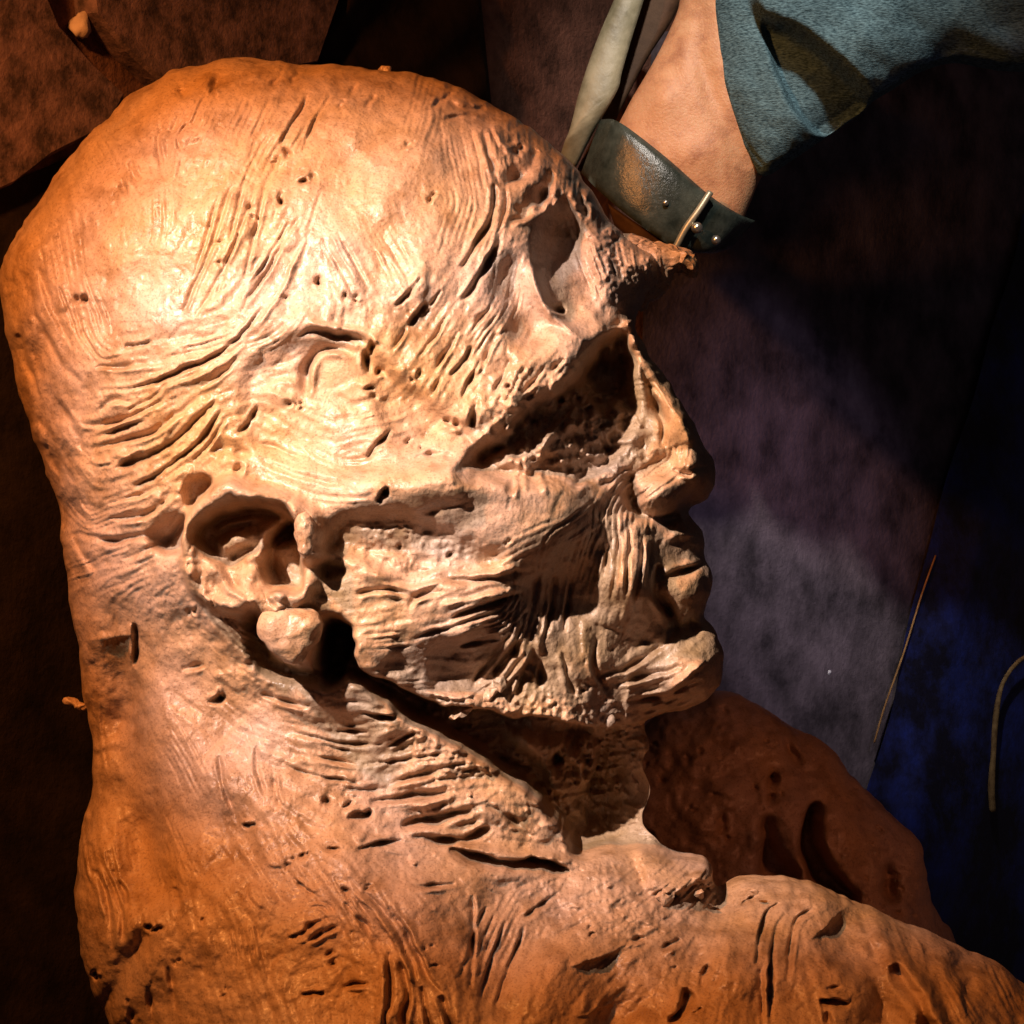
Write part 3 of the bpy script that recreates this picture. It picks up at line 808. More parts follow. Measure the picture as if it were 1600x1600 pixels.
def sculpt_detail(C):
    for pts, w_, dep in GROOVES:
        k_ = 1.25 if pts[0][1] < 900 else 1.65
        C.stroke(pts, w_ * 0.95, dep * k_, 0.4 if dep > 0 else 0.15, 0.35)
    for u, v, r, dep in PITS:
        C.pit(u, v, r * 0.62, dep * 1.1, 1 + 0.9 * rng.random(), rng.random() * 180)
        C.blob(u + rng.normal(0, r), v + rng.normal(0, r), r * 0.7, r * 0.5, -dep * 0.7, rng.random() * 180)
    # rake and finger marks that follow the modelling
    for i in range(1700):
        u, v = rng.uniform(0, 1640), rng.uniform(90, 1680)
        g = zone_gain(u, v)
        if rng.random() > g * 0.75:
            continue
        L = rng.uniform(14, 58) if g <= 1 else rng.uniform(10, 46)
        w_ = rng.uniform(2.0, 4.6)
        dep = rng.uniform(0.8, 3.4) * g * (0.7 + 0.12 * w_)
        if rng.random() < 0.35: dep = -dep * 0.8
        pts = [(u, v)]
        for s_ in range(3):
            a, b = flow_dir(*pts[-1])
            if s_ and (a * pa + b * pb) < 0: a, b = -a, -b
            pa, pb = a, b
            j = rng.normal(0, 0.12)
            pts.append((pts[-1][0] + L / 3 * (a - j * b), pts[-1][1] + L / 3 * (b + j * a)))
        C.stroke(pts, w_, dep, 0.45 if dep > 0 else 0.1, 0.5)
    # toothed-tool passes: bundles of parallel furrows
    for i in range(250):
        u, v = rng.uniform(0, 1640), rng.uniform(110, 1680)
        g = zone_gain(u, v)
        if rng.random() > 0.25 + 0.55 * g: continue
        L, n_, sp_ = rng.uniform(70, 190), rng.integers(3, 8), rng.uniform(6, 11)
        path = [(u, v)]
        bend = rng.normal(0, 0.06)
        for s_ in range(5):
            a, b = flow_dir(*path[-1])
            if s_ and (a * pa + b * pb) < 0: a, b = -a, -b
            pa, pb = a, b
            path.append((path[-1][0] + L / 5 * (a - bend * b), path[-1][1] + L / 5 * (b + bend * a)))
        path = np.array(path)
        nrm = np.gradient(path, axis=0); nrm = np.stack([-nrm[:, 1], nrm[:, 0]], 1)
        nrm /= np.linalg.norm(nrm, axis=1)[:, None] + 1e-9
        dep = rng.uniform(2.4, 5.4) * (0.35 + 0.65 * min(g, 1.3))
        for k in range(n_):
            a0, a1 = rng.integers(0, 2), 6 - rng.integers(0, 2)
            C.stroke(path[a0:a1] + nrm[a0:a1] * (sp_ * (k - n_ / 2) + rng.normal(0, 0.8)), rng.uniform(1.9, 3.0), dep * rng.uniform(0.5, 1.2), 0.45, 0.35)
    # flat smeared dabs with a raised lip
    for i in range(80):
        u, v = rng.uniform(0, 1640), rng.uniform(110, 1680)
        g = zone_gain(u, v)
        if rng.random() > 0.25 + g * 0.6: continue
        a, b = flow_dir(u, v)
        l1, l2 = rng.uniform(28, 75), rng.uniform(11, 26)
        P = []
        for k in range(9):
            th = 2 * math.pi * k / 9
            rr_ = rng.uniform(0.75, 1.15)
            x, y = l1 * math.cos(th) * rr_, l2 * math.sin(th) * rr_
            P.append((u + x * a - y * b, v + x * b + y * a))
        C.fill(P, rng.uniform(2.0, 4.5) * g * (1 if rng.random() < 0.65 else -1), rng.uniform(1.2, 2.6), True)
    for i in range(620):
        u, v = rng.uniform(20, 1640), rng.uniform(110, 1680)
        g = zone_gain(u, v)
        if rng.random() > g * 0.7: continue
        a, b = flow_dir(u, v)
        l1, l2 = rng.uniform(9, 30), rng.uniform(5, 13)
        P = []
        for k in range(7):
            th = 2 * math.pi * k / 7
            rr = rng.uniform(0.7, 1.2)
            x, y = l1 * math.cos(th) * rr, l2 * math.sin(th) * rr
            P.append((u + x * a - y * b, v + x * b + y * a))
        C.fill(P, rng.uniform(-4.5, 5.5) * g, rng.uniform(1.4, 3.5), False)
    for i in range(40):
        u, v = rng.uniform(0, 1640), rng.uniform(90, 1680)
        g = zone_gain(u, v)
        r = rng.uniform(1.8, 4.6) * (1.0 if g < 1 else 1.15)
        if rng.random() > 0.3 + 0.4 * g: continue
        a, b = flow_dir(u, v)
        C.pit(u, v, r * 0.8, rng.uniform(2, 8) * min(g + 0.3, 1.5), rng.uniform(1, 2.6), math.degrees(math.atan2(b, a)))
    # crumbs of clay
    for i in range(420):
        u, v = rng.uniform(0, 1640), rng.uniform(110, 1680)
        g = zone_gain(u, v)
        if g < 1.2: continue
        r = rng.uniform(2.5, 6.5)
        C.blob(u, v, r * rng.uniform(0.8, 1.8), r, rng.uniform(3, 11), rng.random() * 180, 3.0)
    sh = C.D.shape
    g, r = zone_map(C)
    C.D += 5.0 * vnoise(sh, 30, 3) + (0.3 + 0.7 * np.minimum(g, 1)) * (1.6 * vnoise(sh, 11, 4) + 0.7 * vnoise(sh, 4.5, 5)) + 0.3 * vnoise(sh, 2.0, 6)

def flow_field(C, st=4):
    U, V = np.meshgrid(C.u[::st], C.v[::st])
    c = np.zeros(U.shape); n = np.zeros(U.shape)
    a = 2 * np.arctan2(FLOW[:, 3], FLOW[:, 2])
    for i in range(len(FLOW)):
        wt = 1 / ((U - FLOW[i, 0]) ** 2 + (V - FLOW[i, 1]) ** 2 + 900) ** 1.5
        c += wt * math.cos(a[i]); n += wt * math.sin(a[i])
    m = np.hypot(c, n)
    f = lambda A: np.repeat(np.repeat(A, st, 0), st, 1)[:C.nv, :C.nu]
    c, n = gblur(f(c / m), 3), gblur(f(n / m), 3)
    th = 0.5 * np.arctan2(n, c)
    return np.cos(th), np.sin(th)

def lic(C, noise, fx, fy, L):
    """noise drawn out along the tool direction: the streaks a rake leaves"""
    J, I = np.meshgrid(np.arange(C.nu, dtype=float), np.arange(C.nv, dtype=float))
    acc = noise.copy(); tot = 1.0
    for sg in (1, -1):
        x, y = J.copy(), I.copy()
        px, py = fx * sg, fy * sg
        for k in range(L):
            xi = np.clip(x, 0, C.nu - 1).astype(int); yi = np.clip(y, 0, C.nv - 1).astype(int)
            dx, dy = fx[yi, xi], fy[yi, xi]
            sgn = np.sign(dx * px + dy * py); sgn[sgn == 0] = 1
            px, py = dx * sgn, dy * sgn
            x += px; y += py
            wgt = 1 - k / L
            acc += wgt * noise[np.clip(y, 0, C.nv - 1).astype(int), np.clip(x, 0, C.nu - 1).astype(int)]
            tot += wgt
    return acc / acc.std()

def zone_map(C):
    g = np.ones(C.D.shape)
    U, V = np.meshgrid(C.u, C.v)
    for z in SMOOTHZ:
        q = np.hypot((U - z[0]) / z[2], (V - z[1]) / z[3])
        g = np.minimum(g, z[4] + (1 - z[4]) * sstep(0.6, 1.25, q))
    r = np.zeros(C.D.shape)
    for z in ROUGHZ + [(900, 680, 110, 80, 2.2), (940, 1210, 90, 110, 2.0), (440, 1010, 80, 70, 1.8), (780, 1150, 180, 80, 2.0), (930, 1220, 90, 110, 2.6), (385, 860, 80, 60, 1.3), (640, 855, 120, 40, 1.6), (820, 640, 100, 70, 1.5), (1030, 600, 1, 1, 1.0)]:
        q = np.hypot((U - z[0]) / z[2], (V - z[1]) / z[3])
        r = np.maximum(r, (z[4] - 1) * sstep(1.3, 0.6, q))
    return g, r

def sculpt_texture(C):
    fx, fy = flow_field(C)
    g, r = zone_map(C)
    sh = C.D.shape
    rn = np.random.default_rng(11)
    st = lic(C, gblur(rn.standard_normal(sh), 1.0), fx, fy, 16)
    st2 = lic(C, gblur(rn.standard_normal(sh), 2.2), fx, fy, 26)
    amp = 0.45 + 0.55 * sstep(-0.6, 1.2, vnoise(sh, 36, 21))
    C.D += (0.9 * st + 1.7 * st2) * amp * (0.12 + g * 0.75 + 0.5 * r)
    # torn, clotted clay in the rough places
    t = np.abs(vnoise(sh, 9, 31)) + 0.6 * np.abs(vnoise(sh, 4.5, 32)) + 0.35 * vnoise(sh, 2.4, 33)
    t2 = vnoise(sh, 15, 34)
    C.D += r * (-5.0 * (t - 1.2) + 4 * np.sign(t2) * np.sqrt(np.abs(t2)))
    C.D += g * 0.22 * rn.standard_normal(sh)

sculpt_large(C)
sculpt_ear(C)
FORM = C.D.copy()
sculpt_texture(C)
sculpt_detail(C)
C.fine = C.D - FORM
C.form = FORM

MAIN = [(105,870),(92,790),(62,705),(32,610),(12,510),(8,415),(40,350),(80,290),(130,225),(190,172),(240,130),(310,102),(370,92),(440,99),(520,105),(600,112),(680,126),(740,148),(790,178),
 (832,207),(872,238),(903,268),(928,305),(948,340),(972,366),(1000,388),(1030,410),(1024,450),(1000,480),(990,515),(1006,540),(1036,585),(1072,640),(1098,690),(1117,732),(1116,760),(1100,784),(1078,795),
 (1078,806),(1094,828),(1103,850),(1098,866),(1110,885),(1113,905),(1104,940),(1096,968),(1112,976),(1128,1000),(1130,1030),(1118,1078),(1076,1106),(1028,1120),(1000,1132),(1014,1156),(1002,1196),(1018,1236),(1004,1276),
 (1028,1312),(1050,1326),(1064,1332),(1090,1338),(1112,1350),(1120,1385),(1165,1370),(1255,1374),(1335,1410),(1440,1452),(1540,1494),(1610,1550),(1700,1640),(1900,1900),(1900,2300),(150,2300),(160,1900),
 (180,1640),(150,1555),(126,1480),(120,1400),(130,1300),(147,1200),(140,1110),(131,1050),(121,980)]

def H_main(U, V):
    h = 372 - 150 * sstep(830, 1090, U) * sstep(1300, 1100, V) - 70 * sstep(880, 1200, V) * sstep(1420, 1250, V)
    h = h + 110 * sstep(1330, 1640, V) * sstep(100, 600, U)
    return h

G, Q = inflate(MAIN, 0.0, H_main, 500, 9.0, 2, crop=(-40, 40, 1715, 1715), blur=70)
# uneven edge
Vm = finish(G, 0.0, C, 70.0, edge=0.6)
bust = thing("clay_bust", W(at(500, 900, 200)), "large bald clay portrait bust in profile, raked and gouged all over", "sculpture")
link_obj("head_and_chest", W(Vm), Q, MAT_CLAY, bust)
def piece(name, poly, yc, H, R, cell, levels, mat, parent, seed=1, amp=4.0, nc=6.0, canvas=None, **kw):
    """one loose lump or shred: an inflated outline with an uneven skin"""
    G, Q = inflate(poly, yc, lambda U, V: np.full(U.shape, float(H)), R, cell, levels, blur=max(cell, R * 0.35), **kw)
    X = finish(G, yc, canvas, 20.0)
    if amp:
        from mathutils import noise as mn
        d = np.array([mn.noise_vector(Vector(p / (nc * 4) + seed * 3.1)) + 0.5 * mn.noise_vector(Vector(p / (nc * 1.7) + seed)) for p in X])
        X = X + amp * d
    return link_obj(name, W(X), Q, mat, parent)

SU = np.stack([800 + Vm[:, 0] / (1 + Vm[:, 1] / DC), 800 - Vm[:, 2] / (1 + Vm[:, 1] / DC)], 1)
def surf_y(u, v, r=5.0):
    k = (np.abs(SU[:, 0] - u) < r) & (np.abs(SU[:, 1] - v) < r)
    return float(Vm[k, 1].min())

piece("ear_lobe", [(408,962),(440,946),(476,948),(500,962),(502,990),(488,1012),(470,1034),(446,1036),(420,1014),(404,992)], surf_y(452, 992, 10) + 22, 38, 60, 4, 2, MAT_CLAY, bust, 21, 5.5, 9)
piece("ear_flap", [(462,806),(480,800),(492,822),(490,850),(478,874),(466,862),(460,832)], surf_y(478, 836, 8) + 4, 20, 16, 4, 1, MAT_CLAY, bust, 22, 3.5, 5)

# far shoulder, behind the chin
CF = Canvas(760, 1000, 1760, 1780, 3.0)
CF.fill([(1203,1275),(1196,1319),(1190,1376),(1243,1376),(1216,1331),(1212,1310)], -90, 7)
CF.fill([(1272,1258),(1256,1303),(1259,1350),(1306,1408),(1336,1412),(1303,1359),(1284,1319)], -120, 5)
CF.fill([(1390,1352),(1378,1403),(1400,1405)], -60, 6)
CF.stroke([(1208,1210),(1215,1225)], 7, 30); CF.stroke([(1230,1155),(1255,1200)], 8, 24); CF.stroke([(1205,1200),(1210,1260)], 9, 24)
CF.stroke([(960,1150),(945,1200),(958,1240),(935,1270),(970,1300),(1020,1310)], 10, 60, 0.2, 0.2)
CF.stroke([(1132,1270),(1130,1310)], 7, 20); CF.stroke([(1070,1180),(1075,1200)], 7, 18); CF.stroke([(1030,1215),(1035,1230)], 6, 18)
CF.blob(1240, 1290, 24, 50, 26); CF.blob(1330, 1300, 40, 70, 22); CF.blob(1430, 1340, 30, 60, 18)
CF.D += 6 * vnoise(CF.D.shape, 16, 41) + 3.5 * vnoise(CF.D.shape, 7, 42) + 1.6 * vnoise(CF.D.shape, 3, 43)
for i in range(110):
    CF.pit(rng.uniform(940, 1480), rng.uniform(1090, 1500), rng.uniform(2.5, 6), rng.uniform(5, 16), rng.uniform(1, 2), rng.uniform(0, 180))
FAR = [(915,1230),(940,1170),(1000,1135),(1075,1095),(1120,1078),(1180,1100),(1240,1135),(1300,1172),(1345,1225),(1400,1275),(1430,1320),(1447,1380),(1466,1430),(1500,1500),(1560,1900),(700,1900),(860,1330)]
G, Q = inflate(FAR, 760.0, lambda U, V: np.full(U.shape, 230.0), 240, 10.0, 2, crop=(700, 1000, 1700, 1640), blur=40)
link_obj("shoulder", W(finish(G, 760.0, CF, 50.0, edge=0.7)), Q, MAT_CLAY, bust)

piece("brow_lump", [(955,375),(985,368),(1030,380),(1075,392),(1092,410),(1085,430),(1055,425),(1040,455),(1000,482),(965,470),(958,420)], 10, 58, 34, 5, 2, MAT_CLAY, bust, 2, 7, 5)
piece("clay_pellet", [(938,1118),(950,1113),(962,1121),(961,1134),(948,1139),(937,1131)], -118, 12, 13, 3, 1, MAT_CLAY, bust, 3, 2, 4)
SHREDS = [([(98,1094),(108,1086),(126,1096),(140,1098),(138,1112),(122,1108),(106,1100)], -10, 8), 
          
          ([(592,108),(602,100),(612,104),(610,116),(596,116)], -10, 8),
          ([(700,1118),(740,1096),(776,1072),(782,1080),(748,1106),(708,1126)], -250, 9),
          ([(770,1064),(784,1058),(792,1072),(780,1082)], -255, 9), ([(1022,1400),(1040,1390),(1056,1402),(1038,1414)], -190, 12), ([(1082,1392),(1096,1386),(1102,1400),(1088,1406)], -150, 10),
          ([(1168,1392),(1180,1386),(1184,1396)], -150, 6)]
for i, (pl, y_, h_) in enumerate(SHREDS):
    piece("clay_shred", pl, y_, h_, 10, 3, 1, MAT_CLAY, bust, 10 + i, 5, 4)

#--LEG--
# ------------------------------------------------------------------ person with sandal, behind the head
def ribbon(name, top, bot, th, mat, parent=None, n=40, m=10, bulge=0.0, wob=0.0, **props):
    """a strap or sole edge: two edge curves (u, v, y), real thickness, rounded rims"""
    A, B = catmull3(top, n), catmull3(bot, n)
    t = np.linspace(0, 1, m)
    rim = np.sqrt(np.clip(1 - (2 * t - 1) ** 6, 0, 1))
    fr = np.zeros((n, m, 3)); bk = np.zeros((n, m, 3))
    r = np.random.default_rng(5)
    for j in range(m):
        P = A * (1 - t[j]) + B * t[j]
        yb = P[:, 2]
        yf = yb - th * 0.5 * rim[j] - bulge * math.sin(math.pi * t[j]) + wob * r.standard_normal(n)
        yk = yb + th * 0.5 * rim[j] + 0.5
        for i in range(n):
            base = at(P[i, 0], P[i, 1], yb[i])
            fr[i, j] = base + (0, yf[i] - yb[i], 0)
            bk[i, j] = base + (0, yk[i] - yb[i], 0)
    V = np.concatenate([fr.reshape(-1, 3), bk.reshape(-1, 3)])
    id1 = np.arange(n * m).reshape(n, m); id2 = id1 + n * m
    F = []
    for i in range(n - 1):
        for j in range(m - 1):
            F.append((id1[i, j], id1[i, j + 1], id1[i + 1, j + 1], id1[i + 1, j]))
            F.append((id2[i, j], id2[i + 1, j], id2[i + 1, j + 1], id2[i, j + 1]))
        F.append((id1[i, 0], id1[i + 1, 0], id2[i + 1, 0], id2[i, 0]))
        F.append((id1[i, m - 1], id2[i, m - 1], id2[i + 1, m - 1], id1[i + 1, m - 1]))
    for j in range(m - 1):
        F.append((id1[0, j], id2[0, j], id2[0, j + 1], id1[0, j + 1]))
        F.append((id1[n - 1, j], id1[n - 1, j + 1], id2[n - 1, j + 1], id2[n - 1, j]))
    return link_obj(name, W(V), np.array(F), mat, parent, **props)

def tube(name, pts, radii, mat, parent=None, k=10, **props):
    P = catmull3(pts, max(8, 6 * len(pts)))
    R_ = np.interp(np.linspace(0, 1, len(P)), np.linspace(0, 1, len(radii)), radii)
    V, F = [], []
    n = len(P)
    for i in range(n):
        d = P[min(i + 1, n - 1)] - P[max(i - 1, 0)]
        d /= np.linalg.norm(d)
        a = np.cross(d, (0.3, 0.2, 0.9)); a /= np.linalg.norm(a)
        b = np.cross(d, a)
        for j in range(k):
            th = 2 * math.pi * j / k
            V.append(P[i] + R_[i] * (math.cos(th) * a + math.sin(th) * b))
    for i in range(n - 1):
        for j in range(k):
            F.append((i * k + j, i * k + (j + 1) % k, (i + 1) * k + (j + 1) % k, (i + 1) * k + j))
    F.append(tuple(range(k - 1, -1, -1))); F.append(tuple((n - 1) * k + j for j in range(k)))
    return link_obj(name, np.array(V), F, mat, parent, **props)

m_, nt, b = new_mat("skin")
geo = node(nt, 'ShaderNodeNewGeometry').outputs['Position']
n1 = noise_node(nt, 70, 8, 0.72, geo)
r1 = ramp(nt, n1.outputs[0], [(0.28, (0.34, 0.155, 0.085)), (0.5, (0.56, 0.30, 0.16)), (0.72, (0.64, 0.39, 0.23))])
nt.links.new(r1.outputs[0], b.inputs['Base Color'])
b.inputs['Roughness'].default_value = 0.5
b.inputs['Subsurface Weight'].default_value = 0.15
b.inputs['Subsurface Radius'].default_value = (0.006, 0.002, 0.001)
b.inputs['Subsurface Scale'].default_value = 0.5
bump(nt, b, noise_node(nt, 700, 4, 0.6, geo).outputs[0], 0.5, 0.0009)
MAT_SKIN = m_

m_, nt, b = new_mat("worn_denim")
geo = node(nt, 'ShaderNodeNewGeometry').outputs['Position']
mp = node(nt, 'ShaderNodeMapping')
mp.inputs['Scale'].default_value = (1500, 420, 420)
mp.inputs['Rotation'].default_value = (0.4, 0.3, 0.9)
nt.links.new(geo, mp.inputs['Vector'])
n1 = noise_node(nt, 1.0, 3, 0.6, mp.outputs[0])
n2 = noise_node(nt, 28, 5, 0.6, geo)
r1 = ramp(nt, n1.outputs[0], [(0.34, (0.030, 0.064, 0.082)), (0.66, (0.165, 0.30, 0.355))])
r2 = ramp(nt, n2.outputs[0], [(0.3, (0.72, 0.74, 0.76)), (0.7, (1, 1, 1))])
nt.links.new(mixc(nt, 1.0, r1.outputs[0], r2.outputs[0], 'MULTIPLY'), b.inputs['Base Color'])
b.inputs['Roughness'].default_value = 0.95
b.inputs['Specular IOR Level'].default_value = 0.1
bump(nt, b, n1.outputs[0], 0.6, 0.0012)
MAT_DENIM = m_

MAT_LEATHER = simple_mat("dark_green_leather", (0.016, 0.024, 0.020), (0.062, 0.080, 0.068), 70, 0.27, 420, 0.4, 0.0009, 0.6)
MAT_METAL = simple_mat("dull_metal", (0.30, 0.30, 0.21), (0.55, 0.53, 0.40), 80, 0.42, 300, 0.2, 0.0006, 0.5, metal=0.6)
MAT_SOLE = simple_mat("brown_footbed", (0.05, 0.026, 0.014), (0.10, 0.055, 0.03), 60, 0.7, 260, 0.3, 0.001)
MAT_EDGE = simple_mat("pale_strap_edge", (0.50, 0.44, 0.27), (0.72, 0.66, 0.46), 90, 0.55, 400, 0.2, 0.0006)
MAT_STRAP = simple_mat("greenish_side_strap", (0.15, 0.155, 0.10), (0.34, 0.35, 0.25), 55, 0.45, 350, 0.3, 0.0008, 0.45)

FY = 1000.0
person = thing("person", W(at(1100, 200, FY)), "person standing behind the clay head, only a bare ankle and worn blue jeans showing", "person")
CS = Canvas(880, -120, 1320, 420, 3.0)
CS.blob(1035, 150, 26, 32, 12); CS.stroke([(1095, 0), (1098, 90), (1120, 170), (1175, 260)], 14, 10, 0.1, 0.2)
CS.blob(1090, 240, 40, 30, 8)
G, Q = inflate([(1100,-600),(1080,-200),(1066,-90),(1062,0),(1048,42),(1020,98),(988,152),(968,190),(935,250),(950,310),(1050,365),(1140,368),(1172,318),(1188,280),(1225,230),(1270,150),(1270,-90),(1270,-600)], FY,
               lambda U, V: np.full(U.shape, 78.0), 110, 8, 1, crop=(880, -330, 1300, 420), blur=30)
link_obj("ankle_and_foot", W(finish(G, FY, CS, 30)), Q, MAT_SKIN, person)

CJ = Canvas(1060, -400, 2040, 340, 2.5)
CJ.WX *= 0.35; CJ.WY *= 0.35
CJ.fill([(1186,26),(1240,46),(1300,90),(1358,156),(1420,150),(1720,160),(2300,160),(2300,-500),(1300,-500),(1170,-500),(1176,-80)], 62, 3)
CJ.fill([(1192,34),(1225,44),(1275,72),(1318,112),(1356,158),(1322,186),(1290,208),(1250,178),(1228,140),(1210,90)], -46, 4)
CJ.stroke([(1400,20),(1450,60),(1520,80)], 22, 12, 0.3, 0.3); CJ.stroke([(1330,60),(1420,110),(1500,95)], 20, -14, 0, 0.3); CJ.stroke([(1500,20),(1600,50)], 22, 12, 0.3, 0.3)
CJ.stroke([(1560,100),(1500,80),(1440,105)], 12, 10, 0.3, 0.3)
CJ.stroke([(1116,20),(1128,120),(1150,195),(1196,262)], 4, 7, 0.3, 0.1)
CJ.warp = 0.4
CJ.D += 2.6 * vnoise(CJ.D.shape, 18, 51) + 1.0 * vnoise(CJ.D.shape, 6, 52)
G, Q = inflate([(1125,-420),(1116,-200),(1112,-110),(1110,0),(1112,70),(1120,140),(1143,210),(1168,248),(1192,276),(1230,256),(1292,214),(1345,178),(1362,160),(1395,140),(1440,112),(1490,98),(1540,106),(1620,112),(2100,116),(2100,-420)], FY - 30,
               lambda U, V: np.full(U.shape, 118.0), 140, 7, 1, crop=(1060, -360, 2000, 340), blur=26)
link_obj("trouser_leg", W(finish(G, FY - 30, CJ, 20)), Q, MAT_DENIM, person)

sandal = thing("sandal", W(at(1020, 300, FY)), "dark green leather sandal with buckled heel strap worn on the bare foot", "sandal")
strap = ribbon("heel_strap", [(938,186,1010),(968,191,938),(1036,242,908),(1106,303,918),(1152,333,962),(1180,345,1030)],
       [(908,270,1010),(942,304,938),(998,350,908),(1056,387,918),(1108,396,955),(1142,388,1030)], 16, MAT_LEATHER, sandal, 48, 12, 5, 0.5)
ribbon("heel_cup", [(950,318,990),(1000,352,960),(1050,384,970)], [(960,352,995),(1000,384,965),(1046,402,975)], 16, MAT_SOLE, sandal, 24, 8)
ribbon("footbed", [(1082,-60,1110),(1056,20,1105),(1010,95,1100),(962,188,1090),(930,262,1085)], [(1000,-60,1110),(996,20,1105),(972,105,1100),(938,190,1090),(900,268,1085)], 26, MAT_SOLE, sandal, 30, 8)
side = ribbon("side_strap", [(1024,-60,1030),(1006,0,1025),(987,60,1015),(972,112,1005),(966,138,1000),(950,168,1000),(929,204,1010),(898,266,1040)],
       [(984,-60,1030),(959,0,1025),(929,72,1015),(906,140,1005),(896,180,1000),(889,205,1000),(882,222,1010),(875,244,1040)], 14, MAT_STRAP, sandal, 48, 10, 6, 0.4)
rt = [(1024,-60,1016),(1006,0,1010),(987,60,1000),(972,112,990),(966,138,985),(950,168,985),(929,204,995),(898,266,1020)]
tube("strap_rim", [at(*p) for p in rt] and W(np.array([at(*p) for p in rt])), [4 * S, 3.5 * S, 4 * S, 5 * S, 5.5 * S, 5 * S], MAT_EDGE, side)
lt = [(984,-60,1020),(959,0,1014),(929,72,1004),(906,140,994),(894,190,989),(886,215,992),(876,243,1030)]
tube("strap_rim", W(np.array([at(*p) for p in lt])), [2.5 * S, 2.5 * S, 2.5 * S, 3 * S, 8 * S, 4 * S], MAT_EDGE, side)
bk = thing_part = tube("buckle", W(np.array([at(*p) for p in [(1110,300,896),(1092,328,890),(1072,356,890),(1054,390,896)]])), [6.5 * S] * 4, MAT_METAL, sandal)
tube("buckle_frame", W(np.array([at(*p) for p in [(1108,302,897),(1132,318,905),(1158,338,930)]])), [5.5 * S] * 3, MAT_METAL, bk)
tube("buckle_frame", W(np.array([at(*p) for p in [(1056,389,897),(1085,394,905),(1112,400,930)]])), [5.5 * S] * 3, MAT_METAL, bk)
def stud(u, v, y, r, mat, parent, name="rivet"):
    V, F = [], []
    nr, k = 5, 14
    for i in range(nr):
        a = (i / (nr - 1)) * math.pi * 0.5
        for j in range(k):
            th = 2 * math.pi * j / k
            V.append(at(u, v, y) + np.array([r * math.cos(a) * math.cos(th), -r * 0.8 * math.sin(a), r * math.cos(a) * math.sin(th)]))
    for i in range(nr - 1):
        for j in range(k):
            F.append((i * k + j, i * k + (j + 1) % k, (i + 1) * k + (j + 1) % k, (i + 1) * k + j))
    F.append(tuple((nr - 1) * k + j for j in range(k)))
    F = [tuple(f) for f in F]
    return link_obj(name, W(np.array(V)), F, mat, parent)
MAT_STUD = simple_mat("bright_rivet", (0.45, 0.46, 0.42), (0.65, 0.66, 0.6), 90, 0.28, 300, 0.1, 0.0004, 0.5, metal=0.9)
stud(1089, 356, 888, 11, MAT_STUD, sandal); stud(1119, 375, 915, 9, MAT_STUD, sandal); stud(1040, 317, 890, 6, MAT_STUD, sandal)

#--FLOOR THINGS--
MAT_BOARD = simple_mat("scuffed_board", (0.06, 0.038, 0.036), (0.32, 0.19, 0.185), 75, 0.8, 320, 0.5, 0.002, 0.25, 0.38, 0.70)
slab("floor_board", [(-90,-90),(42,-90),(50,-10),(72,40),(128,104),(176,150),(150,200),(60,246),(0,290),(-90,330)], 0.0, 0.010, MAT_BOARD,
     label="scuffed brown board on the floor at the upper left corner", category="board")
slab("floor_board", [(104,-90),(512,-90),(504,0),(470,100),(330,130),(236,144),(170,84),(118,24)], 0.0, 0.014, MAT_BOARD,
     label="wider scuffed board behind the crown, straight edge on its right", category="board")
MAT_SHADE = simple_mat("painted_shade", (0.010, 0.007, 0.006), (0.028, 0.018, 0.014), 40, 0.95, 200, 0.4, 0.002, 0.1)  # near-black colour that stands in for shade on the floor
def rel(seed, amp, fx=1.0):
    r = np.random.default_rng(seed)
    K = [(r.uniform(3, 16), r.uniform(3, 16), r.uniform(0, 6.28), r.uniform(0.3, 1)) for _ in range(12)]
    def f(a, b_):
        z = sum(c_ * np.sin(k1 * a + k2 * b_ * fx + p_) / (0.3 * (k1 + k2)) for k1, k2, p_, c_ in K)
        e = np.clip(np.minimum(np.minimum(a, 1 - a), np.minimum(b_, 1 - b_)) * 14, 0, 1)
        return amp * (0.6 + z) * e + 0.001
    return f
floor_quad_mesh("shade_sheet", [(-140, 350), (420, 110), (420, 1900), (-140, 1900)], 80, 120, 0.0012, MAT_SHADE, rel(9, 0.003), label="dark sheet added as shade on the floor beneath the head and neck", category="sheet")  # painted shade: darkens the floor left of the head and neck
floor_quad_mesh("shade_patch", [(515, -60), (735, -60), (760, 190), (470, 190)], 60, 60, 0.004, MAT_SHADE, rel(2, 0.006), label="dark patch added as shade on the floor behind the forehead", category="shade_patch")  # painted shade: soft dark area beside the wider board

m_, nt, b = new_mat("blue_tarpaulin")
geo = node(nt, 'ShaderNodeNewGeometry').outputs['Position']
n1 = noise_node(nt, 16, 8, 0.7, geo)
r1 = ramp(nt, n1.outputs[0], [(0.43, (0.008, 0.008, 0.022)), (0.52, (0.014, 0.020, 0.10)), (0.70, (0.02, 0.04, 0.30))])
nt.links.new(r1.outputs[0], b.inputs['Base Color'])
b.inputs['Roughness'].default_value = 0.45
bump(nt, b, noise_node(nt, 60, 6, 0.6, geo).outputs[0], 0.5, 0.004)
MAT_TARP = m_
floor_quad_mesh("tarpaulin", [(1580, 330), (2050, 330), (2050, 1560), (1245, 1560)], 160, 160, 0.008, MAT_TARP, rel(5, 0.018), label="crumpled dark blue tarpaulin spread on the floor beyond the face", category="tarpaulin")
MAT_MAT = simple_mat("grey_violet_sheet", (0.05, 0.041, 0.047), (0.21, 0.17, 0.195), 26, 0.8, 240, 0.5, 0.002, 0.25)
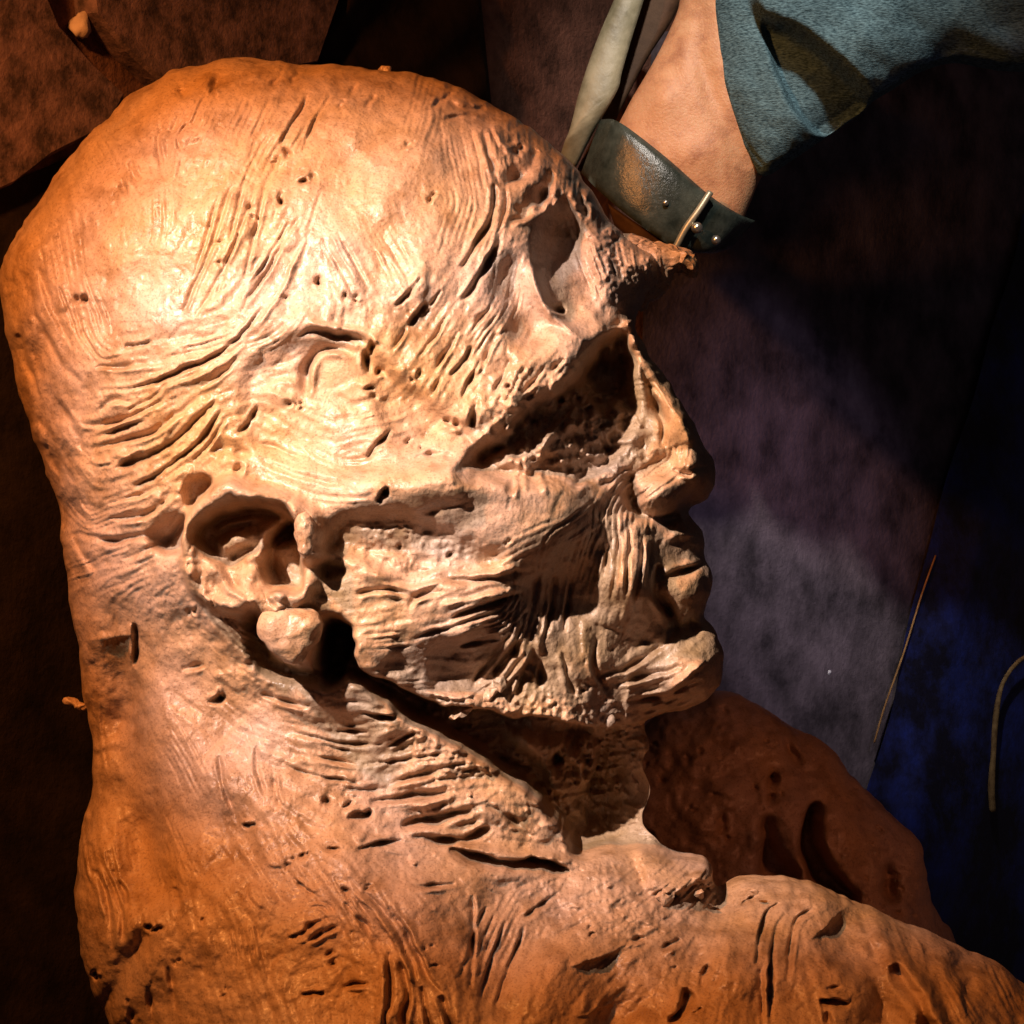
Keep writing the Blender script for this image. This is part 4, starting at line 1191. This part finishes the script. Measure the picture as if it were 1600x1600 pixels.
floor_quad_mesh("rubber_mat", [(1010, 50), (1670, 50), (1300, 1560), (960, 1560)], 80, 80, 0.003, MAT_MAT, lambda a, b_: 0.002 * np.sin(5 * a + 2 * b_) * 0.5 + 0.001, label="grey violet mat on the floor in front of nose and chin", category="mat")
MAT_CORD = simple_mat("tan_cord", (0.20, 0.10, 0.035), (0.42, 0.24, 0.09), 120, 0.8, 500, 0.3, 0.0006)
tube("cord", [tuple(W(floor_pt(u, v, 40))) for u, v in [(1462,868),(1440,930),(1412,1020),(1382,1105),(1366,1160)]], [0.0007] * 3, MAT_CORD, k=6, label="thin tan cord along the edge of the blue tarpaulin", category="cord")
MAT_TWIG = simple_mat("dry_twig", (0.12, 0.07, 0.03), (0.30, 0.20, 0.09), 150, 0.8, 500, 0.4, 0.0008)
tube("twig", [tuple(W(floor_pt(u, v, 105))) for u, v in [(1625,1015),(1590,1035),(1566,1070),(1556,1120),(1552,1180),(1549,1230),(1551,1268)]], [0.0012, 0.0016, 0.0015, 0.0022, 0.0019, 0.0026, 0.0023], MAT_TWIG, k=8, label="bent tan twig lying on the blue tarpaulin", category="twig")

def crumb(u, v, r, mat, label, category, name, seed=1, asp=(1, 1, 1), h=0):
    from mathutils import noise as mn
    bm = __import__('bmesh').new()
    __import__('bmesh').ops.create_icosphere(bm, subdivisions=3, radius=1.0)
    for vv in bm.verts:
        d = 1 + 0.45 * mn.noise(vv.co * 1.3 + Vector((seed, 0, seed))) + 0.2 * mn.noise(vv.co * 3.1 + Vector((0, seed, 0)))
        vv.co = Vector((vv.co.x * asp[0], vv.co.y * asp[1], vv.co.z * asp[2])) * d * r
    me = bpy.data.meshes.new(name); bm.to_mesh(me); bm.free()
    me.polygons.foreach_set("use_smooth", np.ones(len(me.polygons), bool))
    me.materials.append(mat)
    o = bpy.data.objects.new(name, me); COL.objects.link(o)
    p = W(floor_pt(u, v)); p[2] = r * asp[2] * 0.7 + h
    o.location = p; o["label"] = label; o["category"] = category
    return o
MAT_PALE = simple_mat("pale_dry_clay", (0.42, 0.30, 0.22), (0.62, 0.48, 0.38), 120, 0.8, 400, 0.4, 0.001)
MAT_WHITE = simple_mat("white_plaster", (0.75, 0.75, 0.75), (0.85, 0.85, 0.85), 120, 0.6)
crumb(116, 42, 0.0075, MAT_PALE, "pale clay crumb in the gap between the two boards", "crumb", "clay_crumb", 4, (0.9, 0.6, 0.7))
crumb(1290, 1050, 0.0022, MAT_WHITE, "tiny white plaster crumb on the grey violet mat", "crumb", "plaster_crumb", 2)
crumb(1604, 582, 0.011, MAT_WHITE, "pale plaster lump on the tarpaulin at the right edge", "lump", "plaster_lump", 6, (1.4, 1, 1))
crumb(42, 1060, 0.0018, MAT_PALE, "clay sliver on the dark floor left of the neck", "crumb", "clay_sliver", 8, (2.2, 0.7, 0.5))
crumb(92, 975, 0.002, MAT_PALE, "small clay sliver on the dark floor beside the nape", "crumb", "clay_sliver", 9, (2.4, 0.6, 0.5))
